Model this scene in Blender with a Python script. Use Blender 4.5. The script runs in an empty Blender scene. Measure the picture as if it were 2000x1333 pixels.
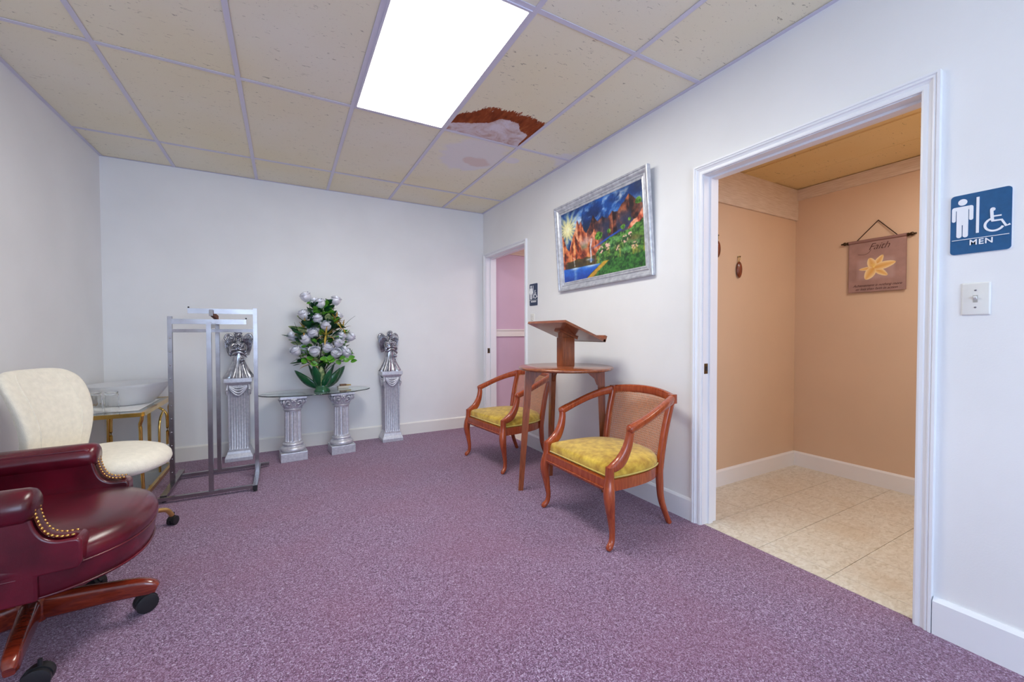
import bpy, bmesh, math, random
import numpy as np
from mathutils import Vector, Matrix, Euler
random.seed(7)
PI = math.pi
scene = bpy.context.scene
COL = scene.collection

# ------------------------------------------------------------------ camera
CAM_H = 1.1328
F_PX = 801.4514
fw = Vector((0.48448096, 0.8745746, -0.01993656))
rt = Vector((0.87472545, -0.48461395, -0.00216842))
up = Vector((0.01155798, 0.01638846, 0.9997989))
cam_d = bpy.data.cameras.new('camera')
cam_d.sensor_fit = 'HORIZONTAL'
cam_d.sensor_width = 36.0
cam_d.lens = F_PX / 2000.0 * 36.0
cam_d.clip_start = 0.02
cam = bpy.data.objects.new('camera', cam_d)
COL.objects.link(cam)
cam.matrix_world = Matrix(((rt.x, up.x, -fw.x, 0.0), (rt.y, up.y, -fw.y, 0.0), (rt.z, up.z, -fw.z, CAM_H), (0, 0, 0, 1)))
scene.camera = cam

# ------------------------------------------------------------------ world, lights, exposure
def s2l(c):
    return tuple((x / 12.92 if x <= 0.04045 else ((x + 0.055) / 1.055) ** 2.4) for x in c)
def rgb(r, g, b):
    return s2l((r / 255, g / 255, b / 255))
world = bpy.data.worlds.new('world')
scene.world = world
world.use_nodes = True
world.node_tree.nodes['Background'].inputs[0].default_value = (0.02, 0.02, 0.025, 1)
world.node_tree.nodes['Background'].inputs[1].default_value = 1.0
scene.view_settings.view_transform = 'Standard'
scene.view_settings.look = 'None'
scene.view_settings.gamma = 1.0
scene.view_settings.use_curve_mapping = False
scene.view_settings.exposure = 0.14
try:
    scene.cycles.diffuse_bounces = 8
    scene.cycles.max_bounces = 14
except Exception:
    pass
PANEL_E = 18.0                       # emission of the ceiling troffer diffuser in view
REAR_FILL_E = 4.0                        # emission of the dimmer panel added behind the camera as fill
PANEL_C = (1.0, 0.99, 0.91)
def area(name, loc, rot, sx, sy, power, color):
    l = bpy.data.lights.new(name, 'AREA'); l.shape = 'RECTANGLE'; l.size = sx; l.size_y = sy
    l.energy = power; l.color = color
    o = bpy.data.objects.new(name, l); COL.objects.link(o)
    o.location = loc; o.rotation_euler = rot
    return o
def point(name, loc, power, color, r=0.08):
    l = bpy.data.lights.new(name, 'POINT'); l.energy = power; l.color = color; l.shadow_soft_size = r
    o = bpy.data.objects.new(name, l); COL.objects.link(o); o.location = loc
    return o
# bluish fill light added behind the camera, set at an assumed window
area('rear_fill_light', (0.40, -2.21, 1.45), (math.radians(90), 0, 0), 2.6, 1.5, 62.0, (0.50, 0.71, 1.0))
# unseen overhead lights added to brighten the two washrooms
area('washroom_fill', (3.0, 0.56, 2.30), (0, 0, 0), 0.6, 0.4, 11.0, (1.0, 0.98, 0.95))
area('washroom_fill', (3.1, 3.6, 2.30), (0, 0, 0), 0.6, 0.6, 12.0, (1.0, 0.95, 0.92))

# ------------------------------------------------------------------ material helpers
def nodes_of(m):
    m.use_nodes = True
    nt = m.node_tree
    return nt, nt.nodes, nt.links
def mat(name, col, rough=0.5, metal=0.0, var=0.0, vscale=30.0, bump=0.0, bscale=200.0, coat=0.0, sheen=0.0, spec=None, stretch=None, col2=None, detail=4.0, coatr=0.1):
    m = bpy.data.materials.new(name)
    nt, N, L = nodes_of(m)
    b = N['Principled BSDF']
    b.inputs['Base Color'].default_value = (*col, 1)
    b.inputs['Roughness'].default_value = rough
    b.inputs['Metallic'].default_value = metal
    if coat:
        b.inputs['Coat Weight'].default_value = coat
        b.inputs['Coat Roughness'].default_value = coatr
    if sheen:
        b.inputs['Sheen Weight'].default_value = sheen
    if spec is not None:
        b.inputs['Specular IOR Level'].default_value = spec
    tc = N.new('ShaderNodeTexCoord')
    mp = N.new('ShaderNodeMapping')
    if stretch:
        mp.inputs['Scale'].default_value = stretch
    L.new(tc.outputs['Object'], mp.inputs['Vector'])
    if var or col2:
        n = N.new('ShaderNodeTexNoise'); n.inputs['Scale'].default_value = vscale; n.inputs['Detail'].default_value = detail
        L.new(mp.outputs['Vector'], n.inputs['Vector'])
        r = N.new('ShaderNodeValToRGB')
        r.color_ramp.elements[0].position = 0.32; r.color_ramp.elements[1].position = 0.68
        if col2:
            a, c = col2, col
        else:
            a = tuple(x * (1 - var) for x in col); c = tuple(min(1, x * (1 + var)) for x in col)
        r.color_ramp.elements[0].color = (*a, 1); r.color_ramp.elements[1].color = (*c, 1)
        L.new(n.outputs['Fac'], r.inputs['Fac']); L.new(r.outputs['Color'], b.inputs['Base Color'])
    if bump:
        n2 = N.new('ShaderNodeTexNoise'); n2.inputs['Scale'].default_value = bscale; n2.inputs['Detail'].default_value = 3
        L.new(mp.outputs['Vector'], n2.inputs['Vector'])
        bp = N.new('ShaderNodeBump'); bp.inputs['Strength'].default_value = bump; bp.inputs['Distance'].default_value = 0.004
        L.new(n2.outputs['Fac'], bp.inputs['Height']); L.new(bp.outputs['Normal'], b.inputs['Normal'])
    return m
def emat(name, col, e):
    m = bpy.data.materials.new(name); nt, N, L = nodes_of(m)
    b = N['Principled BSDF']; b.inputs['Base Color'].default_value = (0.8, 0.8, 0.8, 1)
    b.inputs['Emission Color'].default_value = (*col, 1); b.inputs['Emission Strength'].default_value = e
    return m
def glassmat(name, col, rough=0.0, ior=1.45, mix=0.0):
    m = bpy.data.materials.new(name); nt, N, L = nodes_of(m)
    b = N['Principled BSDF']
    b.inputs['Base Color'].default_value = (*col, 1); b.inputs['Roughness'].default_value = rough
    b.inputs['IOR'].default_value = ior; b.inputs['Transmission Weight'].default_value = 1.0 - mix
    return m
def vcolmat(name, rough=0.5, coat=0.0):
    m = bpy.data.materials.new(name); nt, N, L = nodes_of(m)
    b = N['Principled BSDF']; b.inputs['Roughness'].default_value = rough
    if coat: b.inputs['Coat Weight'].default_value = coat
    a = N.new('ShaderNodeAttribute'); a.attribute_name = 'paint'
    L.new(a.outputs['Color'], b.inputs['Base Color'])
    return m
def woodmat(name, dark, light, rough=0.32, scale=9.0, axis=2, coat=0.35):
    m = bpy.data.materials.new(name); nt, N, L = nodes_of(m)
    b = N['Principled BSDF']; b.inputs['Roughness'].default_value = rough
    b.inputs['Coat Weight'].default_value = coat; b.inputs['Coat Roughness'].default_value = 0.15
    tc = N.new('ShaderNodeTexCoord'); mp = N.new('ShaderNodeMapping')
    s = [14.0, 14.0, 14.0]; s[axis] = 1.6
    mp.inputs['Scale'].default_value = s
    L.new(tc.outputs['Object'], mp.inputs['Vector'])
    n = N.new('ShaderNodeTexNoise'); n.inputs['Scale'].default_value = scale; n.inputs['Detail'].default_value = 6; n.inputs['Distortion'].default_value = 0.8
    L.new(mp.outputs['Vector'], n.inputs['Vector'])
    r = N.new('ShaderNodeValToRGB'); r.color_ramp.elements[0].position = 0.3; r.color_ramp.elements[1].position = 0.72
    r.color_ramp.elements[0].color = (*dark, 1); r.color_ramp.elements[1].color = (*light, 1)
    L.new(n.outputs['Fac'], r.inputs['Fac']); L.new(r.outputs['Color'], b.inputs['Base Color'])
    return m

# ------------------------------------------------------------------ mesh helpers
def catmull(pts, n=6):
    P = [Vector(p) if len(p) == 3 else p for p in pts]
    P = [np.array(p, float) for p in pts]
    out = []
    for i in range(len(P) - 1):
        p0 = P[i - 1] if i > 0 else 2 * P[0] - P[1]
        p1, p2 = P[i], P[i + 1]
        p3 = P[i + 2] if i + 2 < len(P) else 2 * P[-1] - P[-2]
        for k in range(n):
            t = k / n
            out.append(0.5 * ((2 * p1) + (-p0 + p2) * t + (2 * p0 - 5 * p1 + 4 * p2 - p3) * t * t + (-p0 + 3 * p1 - 3 * p2 + p3) * t ** 3))
    out.append(P[-1])
    return out
class MB:
    def __init__(s):
        s.v = []; s.f = []
    def add(s, vs, fs):
        o = len(s.v); s.v += [tuple(map(float, p)) for p in vs]; s.f += [tuple(i + o for i in f) for f in fs]
        return s
    def box(s, x0, x1, y0, y1, z0, z1, rot=None, c=None):
        vs = [(x, y, z) for z in (z0, z1) for (x, y) in ((x0, y0), (x1, y0), (x1, y1), (x0, y1))]
        if rot is not None:
            c = Vector(c) if c is not None else Vector(((x0 + x1) / 2, (y0 + y1) / 2, (z0 + z1) / 2))
            vs = [tuple(rot @ (Vector(p) - c) + c) for p in vs]
        return s.add(vs, [(3, 2, 1, 0), (4, 5, 6, 7), (0, 1, 5, 4), (1, 2, 6, 5), (2, 3, 7, 6), (3, 0, 4, 7)])
    def bbox(s, x0, x1, y0, y1, z0, z1, b=0.004):
        # box with chamfered edges
        bm = bmesh.new()
        vs = [bm.verts.new(p) for p in [(x, y, z) for z in (z0, z1) for (x, y) in ((x0, y0), (x1, y0), (x1, y1), (x0, y1))]]
        for f in [(3, 2, 1, 0), (4, 5, 6, 7), (0, 1, 5, 4), (1, 2, 6, 5), (2, 3, 7, 6), (3, 0, 4, 7)]:
            bm.faces.new([vs[i] for i in f])
        bmesh.ops.bevel(bm, geom=list(bm.edges), offset=b, segments=2, profile=0.7, affect='EDGES')
        return s.frombm(bm)
    def frombm(s, bm):
        bm.verts.index_update()
        s.add([v.co[:] for v in bm.verts], [tuple(v.index for v in f.verts) for f in bm.faces]); bm.free()
        return s
    def sweep(s, path, size, seg=10, n=2.0, upv=(0, 0, 1), cap=True, close=False):
        """path points; size: (w, h) or list of them; superellipse exponent n"""
        path = [Vector(p) for p in path]; m = len(path)
        if not isinstance(size, list): size = [size] * m
        size = [(z, z) if not isinstance(z, (tuple, list, np.ndarray)) else z for z in size]
        U = Vector(upv); vs = []
        for i, p in enumerate(path):
            if close: t = path[(i + 1) % m] - path[i - 1]
            else: t = path[min(i + 1, m - 1)] - path[max(i - 1, 0)]
            t.normalize()
            sd = t.cross(U)
            if sd.length < 1e-4: sd = t.cross(Vector((1, 0, 0.01)))
            sd.normalize(); un = sd.cross(t).normalized()
            w, h = size[i]
            for k in range(seg):
                a = 2 * PI * (k + 0.5) / seg
                ca, sa = math.cos(a), math.sin(a)
                x = math.copysign(abs(ca) ** (2 / n), ca); y = math.copysign(abs(sa) ** (2 / n), sa)
                vs.append(p + sd * (x * w) + un * (y * h))
        fs = []
        R = m if close else m - 1
        for i in range(R):
            j = (i + 1) % m
            for k in range(seg):
                l = (k + 1) % seg
                fs.append((i * seg + k, i * seg + l, j * seg + l, j * seg + k))
        if cap and not close:
            fs.append(tuple(range(seg))[::-1]); fs.append(tuple((m - 1) * seg + k for k in range(seg)))
        return s.add(vs, fs)
    def bar(s, a, b, w, h=None, upv=(0, 0, 1)):
        h = w if h is None else h
        q = math.sqrt(2)
        # square section: 4 corners
        a = Vector(a); b = Vector(b); t = (b - a).normalized(); U = Vector(upv)
        sd = t.cross(U)
        if sd.length < 1e-4: sd = t.cross(Vector((1, 0, 0)))
        sd.normalize(); un = sd.cross(t).normalized()
        vs = [p + sd * (x * w / 2) + un * (y * h / 2) for p in (a, b) for x, y in ((-1, -1), (1, -1), (1, 1), (-1, 1))]
        return s.add(vs, [(3, 2, 1, 0), (4, 5, 6, 7), (0, 1, 5, 4), (1, 2, 6, 5), (2, 3, 7, 6), (3, 0, 4, 7)])
    def lathe(s, prof, seg=32, c=(0, 0, 0), rf=None, sx=1.0, sy=1.0, cap=True):
        """prof: list of (r, z); rf(theta, i, r) -> r"""
        vs = []; m = len(prof)
        for i, (r, z) in enumerate(prof):
            for k in range(seg):
                a = 2 * PI * k / seg
                rr = rf(a, i, r) if rf else r
                vs.append((c[0] + rr * math.cos(a) * sx, c[1] + rr * math.sin(a) * sy, c[2] + z))
        fs = [(i * seg + k, i * seg + (k + 1) % seg, (i + 1) * seg + (k + 1) % seg, (i + 1) * seg + k) for i in range(m - 1) for k in range(seg)]
        if cap:
            fs.append(tuple(range(seg))[::-1]); fs.append(tuple((m - 1) * seg + k for k in range(seg)))
        return s.add(vs, fs)
    def loft(s, rings, cap=True, close=True):
        m = len(rings); n = len(rings[0]); vs = [p for r in rings for p in r]
        K = n if close else n - 1
        fs = [(i * n + k, i * n + (k + 1) % n, (i + 1) * n + (k + 1) % n, (i + 1) * n + k) for i in range(m - 1) for k in range(K)]
        if cap:
            fs.append(tuple(range(n))[::-1]); fs.append(tuple((m - 1) * n + k for k in range(n)))
        return s.add(vs, fs)
    def prism(s, poly, axis, a, b):
        """extrude a 2-D polygon along an axis between a and b"""
        def p3(p, q):
            return {0: (q, p[0], p[1]), 1: (p[0], q, p[1]), 2: (p[0], p[1], q)}[axis]
        n = len(poly)
        vs = [p3(p, a) for p in poly] + [p3(p, b) for p in poly]
        fs = [tuple(range(n))[::-1], tuple(range(n, 2 * n))] + [(k, (k + 1) % n, n + (k + 1) % n, n + k) for k in range(n)]
        return s.add(vs, fs)
    def ball(s, c, r, seg=12, rings=8, rot=None):
        r = (r, r, r) if not isinstance(r, (tuple, list)) else r
        vs = []; fs = []
        for i in range(rings + 1):
            ph = PI * i / rings
            for k in range(seg):
                a = 2 * PI * k / seg
                p = Vector((r[0] * math.sin(ph) * math.cos(a), r[1] * math.sin(ph) * math.sin(a), r[2] * math.cos(ph)))
                if rot is not None: p = rot @ p
                vs.append((c[0] + p.x, c[1] + p.y, c[2] + p.z))
        for i in range(rings):
            for k in range(seg):
                l = (k + 1) % seg
                fs.append((i * seg + k, (i + 1) * seg + k, (i + 1) * seg + l, i * seg + l))
        return s.add(vs, fs)
    def xf(s, M):
        s.v = [tuple(M @ Vector(p)) for p in s.v]; return s
    def mesh(s, name, material, smooth=None):
        me = bpy.data.meshes.new(name)
        me.from_pydata(s.v, [], s.f)
        bm = bmesh.new(); bm.from_mesh(me)
        bmesh.ops.remove_doubles(bm, verts=bm.verts, dist=1e-5)
        bmesh.ops.recalc_face_normals(bm, faces=bm.faces)
        bm.to_mesh(me); bm.free()
        if material: me.materials.append(material)
        if smooth is not None:
            me.polygons.foreach_set('use_smooth', [True] * len(me.polygons))
            if smooth < 179:
                me.set_sharp_from_angle(angle=math.radians(smooth))
        me.update()
        return me
    def build(s, name, material, parent=None, smooth=None, loc=None, rot=None):
        o = bpy.data.objects.new(name, s.mesh(name, material, smooth)); COL.objects.link(o)
        if parent is not None: o.parent = parent
        if loc is not None: o.location = loc
        if rot is not None: o.rotation_euler = rot
        return o
def tag(o, label=None, cat=None, group=None, kind=None):
    if label: o['label'] = label
    if cat: o['category'] = cat
    if group: o['group'] = group
    if kind: o['kind'] = kind
    return o
def empty(name, loc, rz=0.0, label=None, cat=None, group=None):
    o = bpy.data.objects.new(name, None); COL.objects.link(o)
    o.location = loc; o.rotation_euler = (0, 0, rz); o.empty_display_size = 0.1
    return tag(o, label, cat, group)
def inst(me, name, parent=None, loc=(0, 0, 0), rot=(0, 0, 0), sc=(1, 1, 1)):
    o = bpy.data.objects.new(name, me); COL.objects.link(o); o.parent = parent
    o.location = loc; o.rotation_euler = rot; o.scale = sc
    return o
def copy_tree(o, parent=None):
    c = o.copy(); COL.objects.link(c); c.parent = parent
    for ch in list(o.children): copy_tree(ch, c)
    return c
def struct(o):
    o['kind'] = 'structure'; return o
def text_mesh(txt, size, depth=0.0005, shear=0.0, offset=0.0, align='CENTER', space=1.0):
    cu = bpy.data.curves.new('lettering', 'FONT'); cu.body = txt; cu.size = size; cu.extrude = depth; cu.shear = shear; cu.offset = offset
    cu.align_x = align; cu.align_y = 'CENTER'; cu.space_character = space
    cu.resolution_u = 4
    o = bpy.data.objects.new('lettering', cu); COL.objects.link(o)
    dg = bpy.context.evaluated_depsgraph_get(); dg.update()
    me = bpy.data.meshes.new_from_object(o.evaluated_get(dg))
    bpy.data.objects.remove(o); bpy.data.curves.remove(cu)
    return me
# cheap fractal value noise for painted prints
def vnoise(X, Y, seed):
    rs = np.random.RandomState(seed); T = rs.rand(64, 64)
    xi = np.floor(X).astype(int); yi = np.floor(Y).astype(int); fx = X - xi; fy = Y - yi
    fx = fx * fx * (3 - 2 * fx); fy = fy * fy * (3 - 2 * fy)
    g = lambda a, b: T[a % 64, b % 64]
    return (g(xi, yi) * (1 - fx) + g(xi + 1, yi) * fx) * (1 - fy) + (g(xi, yi + 1) * (1 - fx) + g(xi + 1, yi + 1) * fx) * fy
def fbm(X, Y, s, seed, o=4):
    r = 0; a = 0.5
    for i in range(o):
        r = r + a * vnoise(X * s, Y * s, seed + i); s *= 2; a *= 0.5
    return r / (1 - 0.5 ** o)
def painted_grid(name, fn, nx, ny, w, h, material, parent, M=None):
    """flat print: a grid whose vertex colours are the print (u right, v up)"""
    u, v = np.meshgrid(np.linspace(0, 1, nx), np.linspace(0, 1, ny))
    C = np.clip(fn(u.ravel(), v.ravel()), 0, 1)
    C = np.where(C <= 0.04045, C / 12.92, ((C + 0.055) / 1.055) ** 2.4)
    vs = [((a - 0.5) * w, (b - 0.5) * h, 0) for a, b in zip(u.ravel(), v.ravel())]
    fs = [(j * nx + i, j * nx + i + 1, (j + 1) * nx + i + 1, (j + 1) * nx + i) for j in range(ny - 1) for i in range(nx - 1)]
    me = bpy.data.meshes.new(name); me.from_pydata(vs, [], fs)
    at = me.color_attributes.new('paint', 'FLOAT_COLOR', 'POINT')
    at.data.foreach_set('color', np.hstack([C, np.ones((len(C), 1))]).astype(np.float32).ravel())
    me.materials.append(material); me.update()
    o = bpy.data.objects.new(name, me); COL.objects.link(o); o.parent = parent
    if M is not None: o.matrix_local = M
    return o

# ------------------------------------------------------------------ room dimensions (metres)
XL, XR, D, H, YR = -1.3033, 2.1312, 4.5694, 2.5803, -2.3
G = 0.6096
GX = [XL] + [-0.8234 + k * G for k in range(5)] + [XR]
GY = [D, 4.0285, 2.8134, 1.5805, 0.3600, -0.8600, -2.0800, YR]
WT = 0.13                                     # thickness of the right-hand wall
M1 = (0.626, 1.551, 2.040)                    # washroom doorway beside the camera: y0, y1, top
M2 = (3.571, 4.477, 2.032)                    # far doorway in the corner
BX, BY, BH = 3.807, 1.895, 2.33               # washroom: far wall, side wall, ceiling
PY = 4.62                                     # pink side wall of the far washroom

# ------------------------------------------------------------------ procedural materials of the shell
def pos_tex(N, L, scale=(1, 1, 1)):
    g = N.new('ShaderNodeNewGeometry'); mp = N.new('ShaderNodeMapping'); mp.inputs['Scale'].default_value = scale
    L.new(g.outputs['Position'], mp.inputs['Vector']); return mp.outputs['Vector']
def noise(N, L, vec, scale, detail=3, rough=0.5, dist=0.0):
    n = N.new('ShaderNodeTexNoise'); n.inputs['Scale'].default_value = scale; n.inputs['Detail'].default_value = detail
    n.inputs['Roughness'].default_value = rough; n.inputs['Distortion'].default_value = dist
    L.new(vec, n.inputs['Vector']); return n.outputs['Fac']
def ramp(N, L, fac, stops):
    r = N.new('ShaderNodeValToRGB'); e = r.color_ramp.elements
    while len(e) < len(stops): e.new(0.5)
    for i, (p, c) in enumerate(stops):
        e[i].position = p; e[i].color = (*c, 1) if len(c) == 3 else c
    L.new(fac, r.inputs['Fac']); return r.outputs['Color']
def fmath(N, L, op, a, b=None, c=None, clamp=False):
    n = N.new('ShaderNodeMath'); n.operation = op; n.use_clamp = clamp
    for i, x in enumerate((a, b, c)):
        if x is None: continue
        if isinstance(x, (int, float)): n.inputs[i].default_value = x
        else: L.new(x, n.inputs[i])
    return n.outputs[0]
def mixc(N, L, fac, a, b):
    n = N.new('ShaderNodeMix'); n.data_type = 'RGBA'
    if isinstance(fac, (int, float)): n.inputs[0].default_value = fac
    else: L.new(fac, n.inputs[0])
    for sock, x in ((n.inputs[6], a), (n.inputs[7], b)):
        if isinstance(x, tuple): sock.default_value = (*x, 1) if len(x) == 3 else x
        else: L.new(x, sock)
    return n.outputs[2]
def bumpn(N, L, h, strength, dist=0.003):
    b = N.new('ShaderNodeBump'); b.inputs['Strength'].default_value = strength; b.inputs['Distance'].default_value = dist
    L.new(h, b.inputs['Height']); return b.outputs['Normal']
def smooth_step(N, L, x, lo, hi):
    n = N.new('ShaderNodeMapRange'); n.interpolation_type = 'SMOOTHSTEP'
    L.new(x, n.inputs[0]); n.inputs[1].default_value = lo; n.inputs[2].default_value = hi
    return n.outputs[0]
def fcurve(N, L, x, lo, hi, pts):
    """piecewise map: x in [lo, hi] -> value through pts"""
    t = fmath(N, L, 'DIVIDE', fmath(N, L, 'SUBTRACT', x, lo), hi - lo, clamp=True)
    n = N.new('ShaderNodeFloatCurve'); cv = n.mapping.curves[0]
    ys = [p[1] for p in pts]; y0, y1 = min(ys), max(ys)
    q = [((p[0] - lo) / (hi - lo), (p[1] - y0) / (y1 - y0 + 1e-9)) for p in pts]
    cv.points[0].location = q[0]; cv.points[-1].location = q[-1]
    for a in q[1:-1]: cv.points.new(*a)
    n.mapping.update(); L.new(t, n.inputs['Value'])
    return fmath(N, L, 'MULTIPLY_ADD', n.outputs[0], y1 - y0, y0)

def paint_mat(name, col, rough=0.55, var=0.03, bump=0.12):
    m = bpy.data.materials.new(name); nt, N, L = nodes_of(m); b = N['Principled BSDF']; b.inputs['Roughness'].default_value = rough
    v = pos_tex(N, L)
    n = noise(N, L, v, 2.2, 5)
    L.new(ramp(N, L, n, [(0.3, tuple(x * (1 - var) for x in col)), (0.7, tuple(min(1, x * (1 + var)) for x in col))]), b.inputs['Base Color'])
    L.new(bumpn(N, L, noise(N, L, v, 160, 2), bump, 0.002), b.inputs['Normal'])
    return m
MAT = {}
MAT['wall'] = paint_mat('wall_paint', (0.82, 0.82, 0.82), 0.5)
MAT['trim'] = paint_mat('trim_paint', (0.83, 0.84, 0.87), 0.32, 0.02, 0.05)
MAT['cream_trim'] = paint_mat('cream_trim_paint', (0.80, 0.78, 0.74), 0.35, 0.02, 0.05)
MAT['orange'] = paint_mat('orange_wall_paint', rgb(216, 189, 162), 0.5)
MAT['pink'] = paint_mat('pink_wall_paint', rgb(204, 178, 198), 0.5)
MAT['dark'] = mat('dark_void', (0.02, 0.02, 0.022), 0.9)
def carpet_mat():
    m = bpy.data.materials.new('purple_carpet'); nt, N, L = nodes_of(m); b = N['Principled BSDF']; b.inputs['Roughness'].default_value = 0.95
    b.inputs['Sheen Weight'].default_value = 0.25; b.inputs['Specular IOR Level'].default_value = 0.1
    v = pos_tex(N, L)
    big = noise(N, L, v, 1.6, 3)
    mid = noise(N, L, v, 75, 4, 0.7)
    vo = N.new('ShaderNodeTexVoronoi'); vo.inputs['Scale'].default_value = 300; L.new(v, vo.inputs['Vector'])
    sep = N.new('ShaderNodeSeparateColor'); L.new(vo.outputs['Color'], sep.inputs[0])
    st = pos_tex(N, L, (1.0, 0.35, 1.0))
    fine = noise(N, L, st, 330, 2, 0.6, 1.5)
    mixv = fmath(N, L, 'ADD', fmath(N, L, 'MULTIPLY', sep.outputs[0], 0.42), fmath(N, L, 'MULTIPLY', fine, 0.58))
    mixv = fmath(N, L, 'ADD', mixv, fmath(N, L, 'MULTIPLY', fmath(N, L, 'SUBTRACT', mid, 0.5), 0.45))
    c = ramp(N, L, mixv, [(0.23, rgb(60, 38, 60)), (0.41, rgb(114, 80, 108)), (0.54, rgb(141, 106, 136)), (0.68, rgb(172, 148, 180)), (0.84, rgb(226, 216, 234))])
    c = mixc(N, L, smooth_step(N, L, big, 0.35, 0.7), c, mixc(N, L, 0.30, c, rgb(140, 86, 110)))
    L.new(c, b.inputs['Base Color'])
    L.new(bumpn(N, L, mixv, 0.7, 0.004), b.inputs['Normal'])
    return m
MAT['carpet'] = carpet_mat()
def tile_mat(name, stain=0, base=rgb(240, 236, 220), warm=rgb(238, 230, 200)):
    m = bpy.data.materials.new(name); nt, N, L = nodes_of(m); b = N['Principled BSDF']; b.inputs['Roughness'].default_value = 0.85
    b.inputs['Specular IOR Level'].default_value = 0.2
    v = pos_tex(N, L)
    big = noise(N, L, v, 1.1, 3)
    col = ramp(N, L, big, [(0.3, base), (0.7, warm)])
    # short dark fissures
    w = pos_tex(N, L, (26.0, 78.0, 1.0))
    fis = noise(N, L, w, 1.0, 2, 0.6, 0.8)
    f2 = noise(N, L, pos_tex(N, L, (90.0, 150.0, 1.0)), 1.0, 2)
    mask = smooth_step(N, L, fis, 0.665, 0.72)
    mask = fmath(N, L, 'MAXIMUM', mask, fmath(N, L, 'MULTIPLY', smooth_step(N, L, f2, 0.70, 0.76), 0.6))
    col = mixc(N, L, fmath(N, L, 'MULTIPLY', mask, 0.55), col, rgb(120, 108, 88))
    if stain:
        g = N.new('ShaderNodeNewGeometry'); sx = N.new('ShaderNodeSeparateXYZ'); L.new(g.outputs['Position'], sx.inputs[0])
        X, Y = sx.outputs[0], sx.outputs[1]
        rag = fmath(N, L, 'SUBTRACT', noise(N, L, pos_tex(N, L, (1.0, 0.35, 1.0)), 42, 5, 0.72), 0.5)
        soft = fmath(N, L, 'SUBTRACT', noise(N, L, v, 9, 4), 0.5)
        if stain == 1:
            yb = fcurve(N, L, X, 1.0, 1.62, [(1.0, 2.66), (1.03, 2.56), (1.1, 2.48), (1.2, 2.395), (1.38, 2.375), (1.545, 2.385), (1.62, 2.48)])
            d = fmath(N, L, 'ADD', fmath(N, L, 'SUBTRACT', Y, yb), fmath(N, L, 'MULTIPLY', rag, 0.20))
            brown = smooth_step(N, L, d, 0.0, 0.012)
            streak = noise(N, L, pos_tex(N, L, (1.0, 0.3, 1.0)), 30, 4, 0.6)
            bc = ramp(N, L, streak, [(0.3, rgb(120, 52, 22)), (0.55, rgb(152, 72, 34)), (0.75, rgb(176, 104, 58))])
            col = mixc(N, L, brown, col, bc)
            yw = fcurve(N, L, X, 1.0, 1.62, [(1.0, 2.74), (1.03, 2.70), (1.15, 2.635), (1.25, 2.575), (1.317, 2.49), (1.42, 2.484), (1.50, 2.57), (1.575, 2.60), (1.59, 2.75), (1.62, 2.82)])
            dw = fmath(N, L, 'ADD', fmath(N, L, 'SUBTRACT', Y, yw), fmath(N, L, 'MULTIPLY', rag, 0.05))
            white = smooth_step(N, L, dw, 0.0, 0.012)
            blot = noise(N, L, v, 7.0, 4, 0.6, 0.6)
            wc = ramp(N, L, blot, [(0.35, rgb(190, 150, 138)), (0.5, rgb(216, 200, 202)), (0.62, rgb(226, 218, 226))])
            mold = smooth_step(N, L, noise(N, L, v, 110, 2), 0.66, 0.72)
            wc = mixc(N, L, fmath(N, L, 'MULTIPLY', mold, 0.5), wc, rgb(120, 110, 118))
            col = mixc(N, L, white, col, wc)
        elif stain == 2:
            d = fmath(N, L, 'ADD', fmath(N, L, 'POWER', fmath(N, L, 'DIVIDE', fmath(N, L, 'SUBTRACT', X, 1.37), 0.27), 2.0),
                      fmath(N, L, 'POWER', fmath(N, L, 'DIVIDE', fmath(N, L, 'SUBTRACT', Y, 3.12), 0.33), 2.0))
            d = fmath(N, L, 'ADD', d, fmath(N, L, 'MULTIPLY', soft, 1.3))
            k = fmath(N, L, 'SUBTRACT', 1.0, smooth_step(N, L, d, 0.7, 1.15))
            col = mixc(N, L, fmath(N, L, 'MULTIPLY', k, 0.8), col, rgb(232, 229, 234))
            d2 = fmath(N, L, 'ADD', fmath(N, L, 'POWER', fmath(N, L, 'DIVIDE', fmath(N, L, 'SUBTRACT', X, 1.44), 0.13), 2.0),
                       fmath(N, L, 'POWER', fmath(N, L, 'DIVIDE', fmath(N, L, 'SUBTRACT', Y, 3.22), 0.10), 2.0))
            d2 = fmath(N, L, 'ADD', d2, fmath(N, L, 'MULTIPLY', soft, 2.2))
            k2 = fmath(N, L, 'SUBTRACT', 1.0, smooth_step(N, L, d2, 0.5, 1.1))
            col = mixc(N, L, fmath(N, L, 'MULTIPLY', k2, 0.45), col, rgb(216, 180, 168))
        elif stain == 3:
            d = fmath(N, L, 'ADD', fmath(N, L, 'ADD', fmath(N, L, 'MULTIPLY', fmath(N, L, 'ABSOLUTE', fmath(N, L, 'SUBTRACT', Y, 2.80)), 1.0),
                      fmath(N, L, 'MULTIPLY', fmath(N, L, 'SUBTRACT', 2.13, X), 0.9)), fmath(N, L, 'MULTIPLY', soft, 0.25))
            k = fmath(N, L, 'SUBTRACT', 1.0, smooth_step(N, L, d, 0.14, 0.22))
            dd = fmath(N, L, 'ADD', fmath(N, L, 'POWER', fmath(N, L, 'DIVIDE', fmath(N, L, 'SUBTRACT', X, 1.69), 0.07), 2.0),
                       fmath(N, L, 'POWER', fmath(N, L, 'DIVIDE', fmath(N, L, 'SUBTRACT', Y, 3.05), 0.06), 2.0))
            k = fmath(N, L, 'MAXIMUM', k, fmath(N, L, 'SUBTRACT', 1.0, smooth_step(N, L, dd, 0.6, 1.2)))
            col = mixc(N, L, fmath(N, L, 'MULTIPLY', k, 0.8), col, rgb(232, 229, 234))
    L.new(col, b.inputs['Base Color'])
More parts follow.
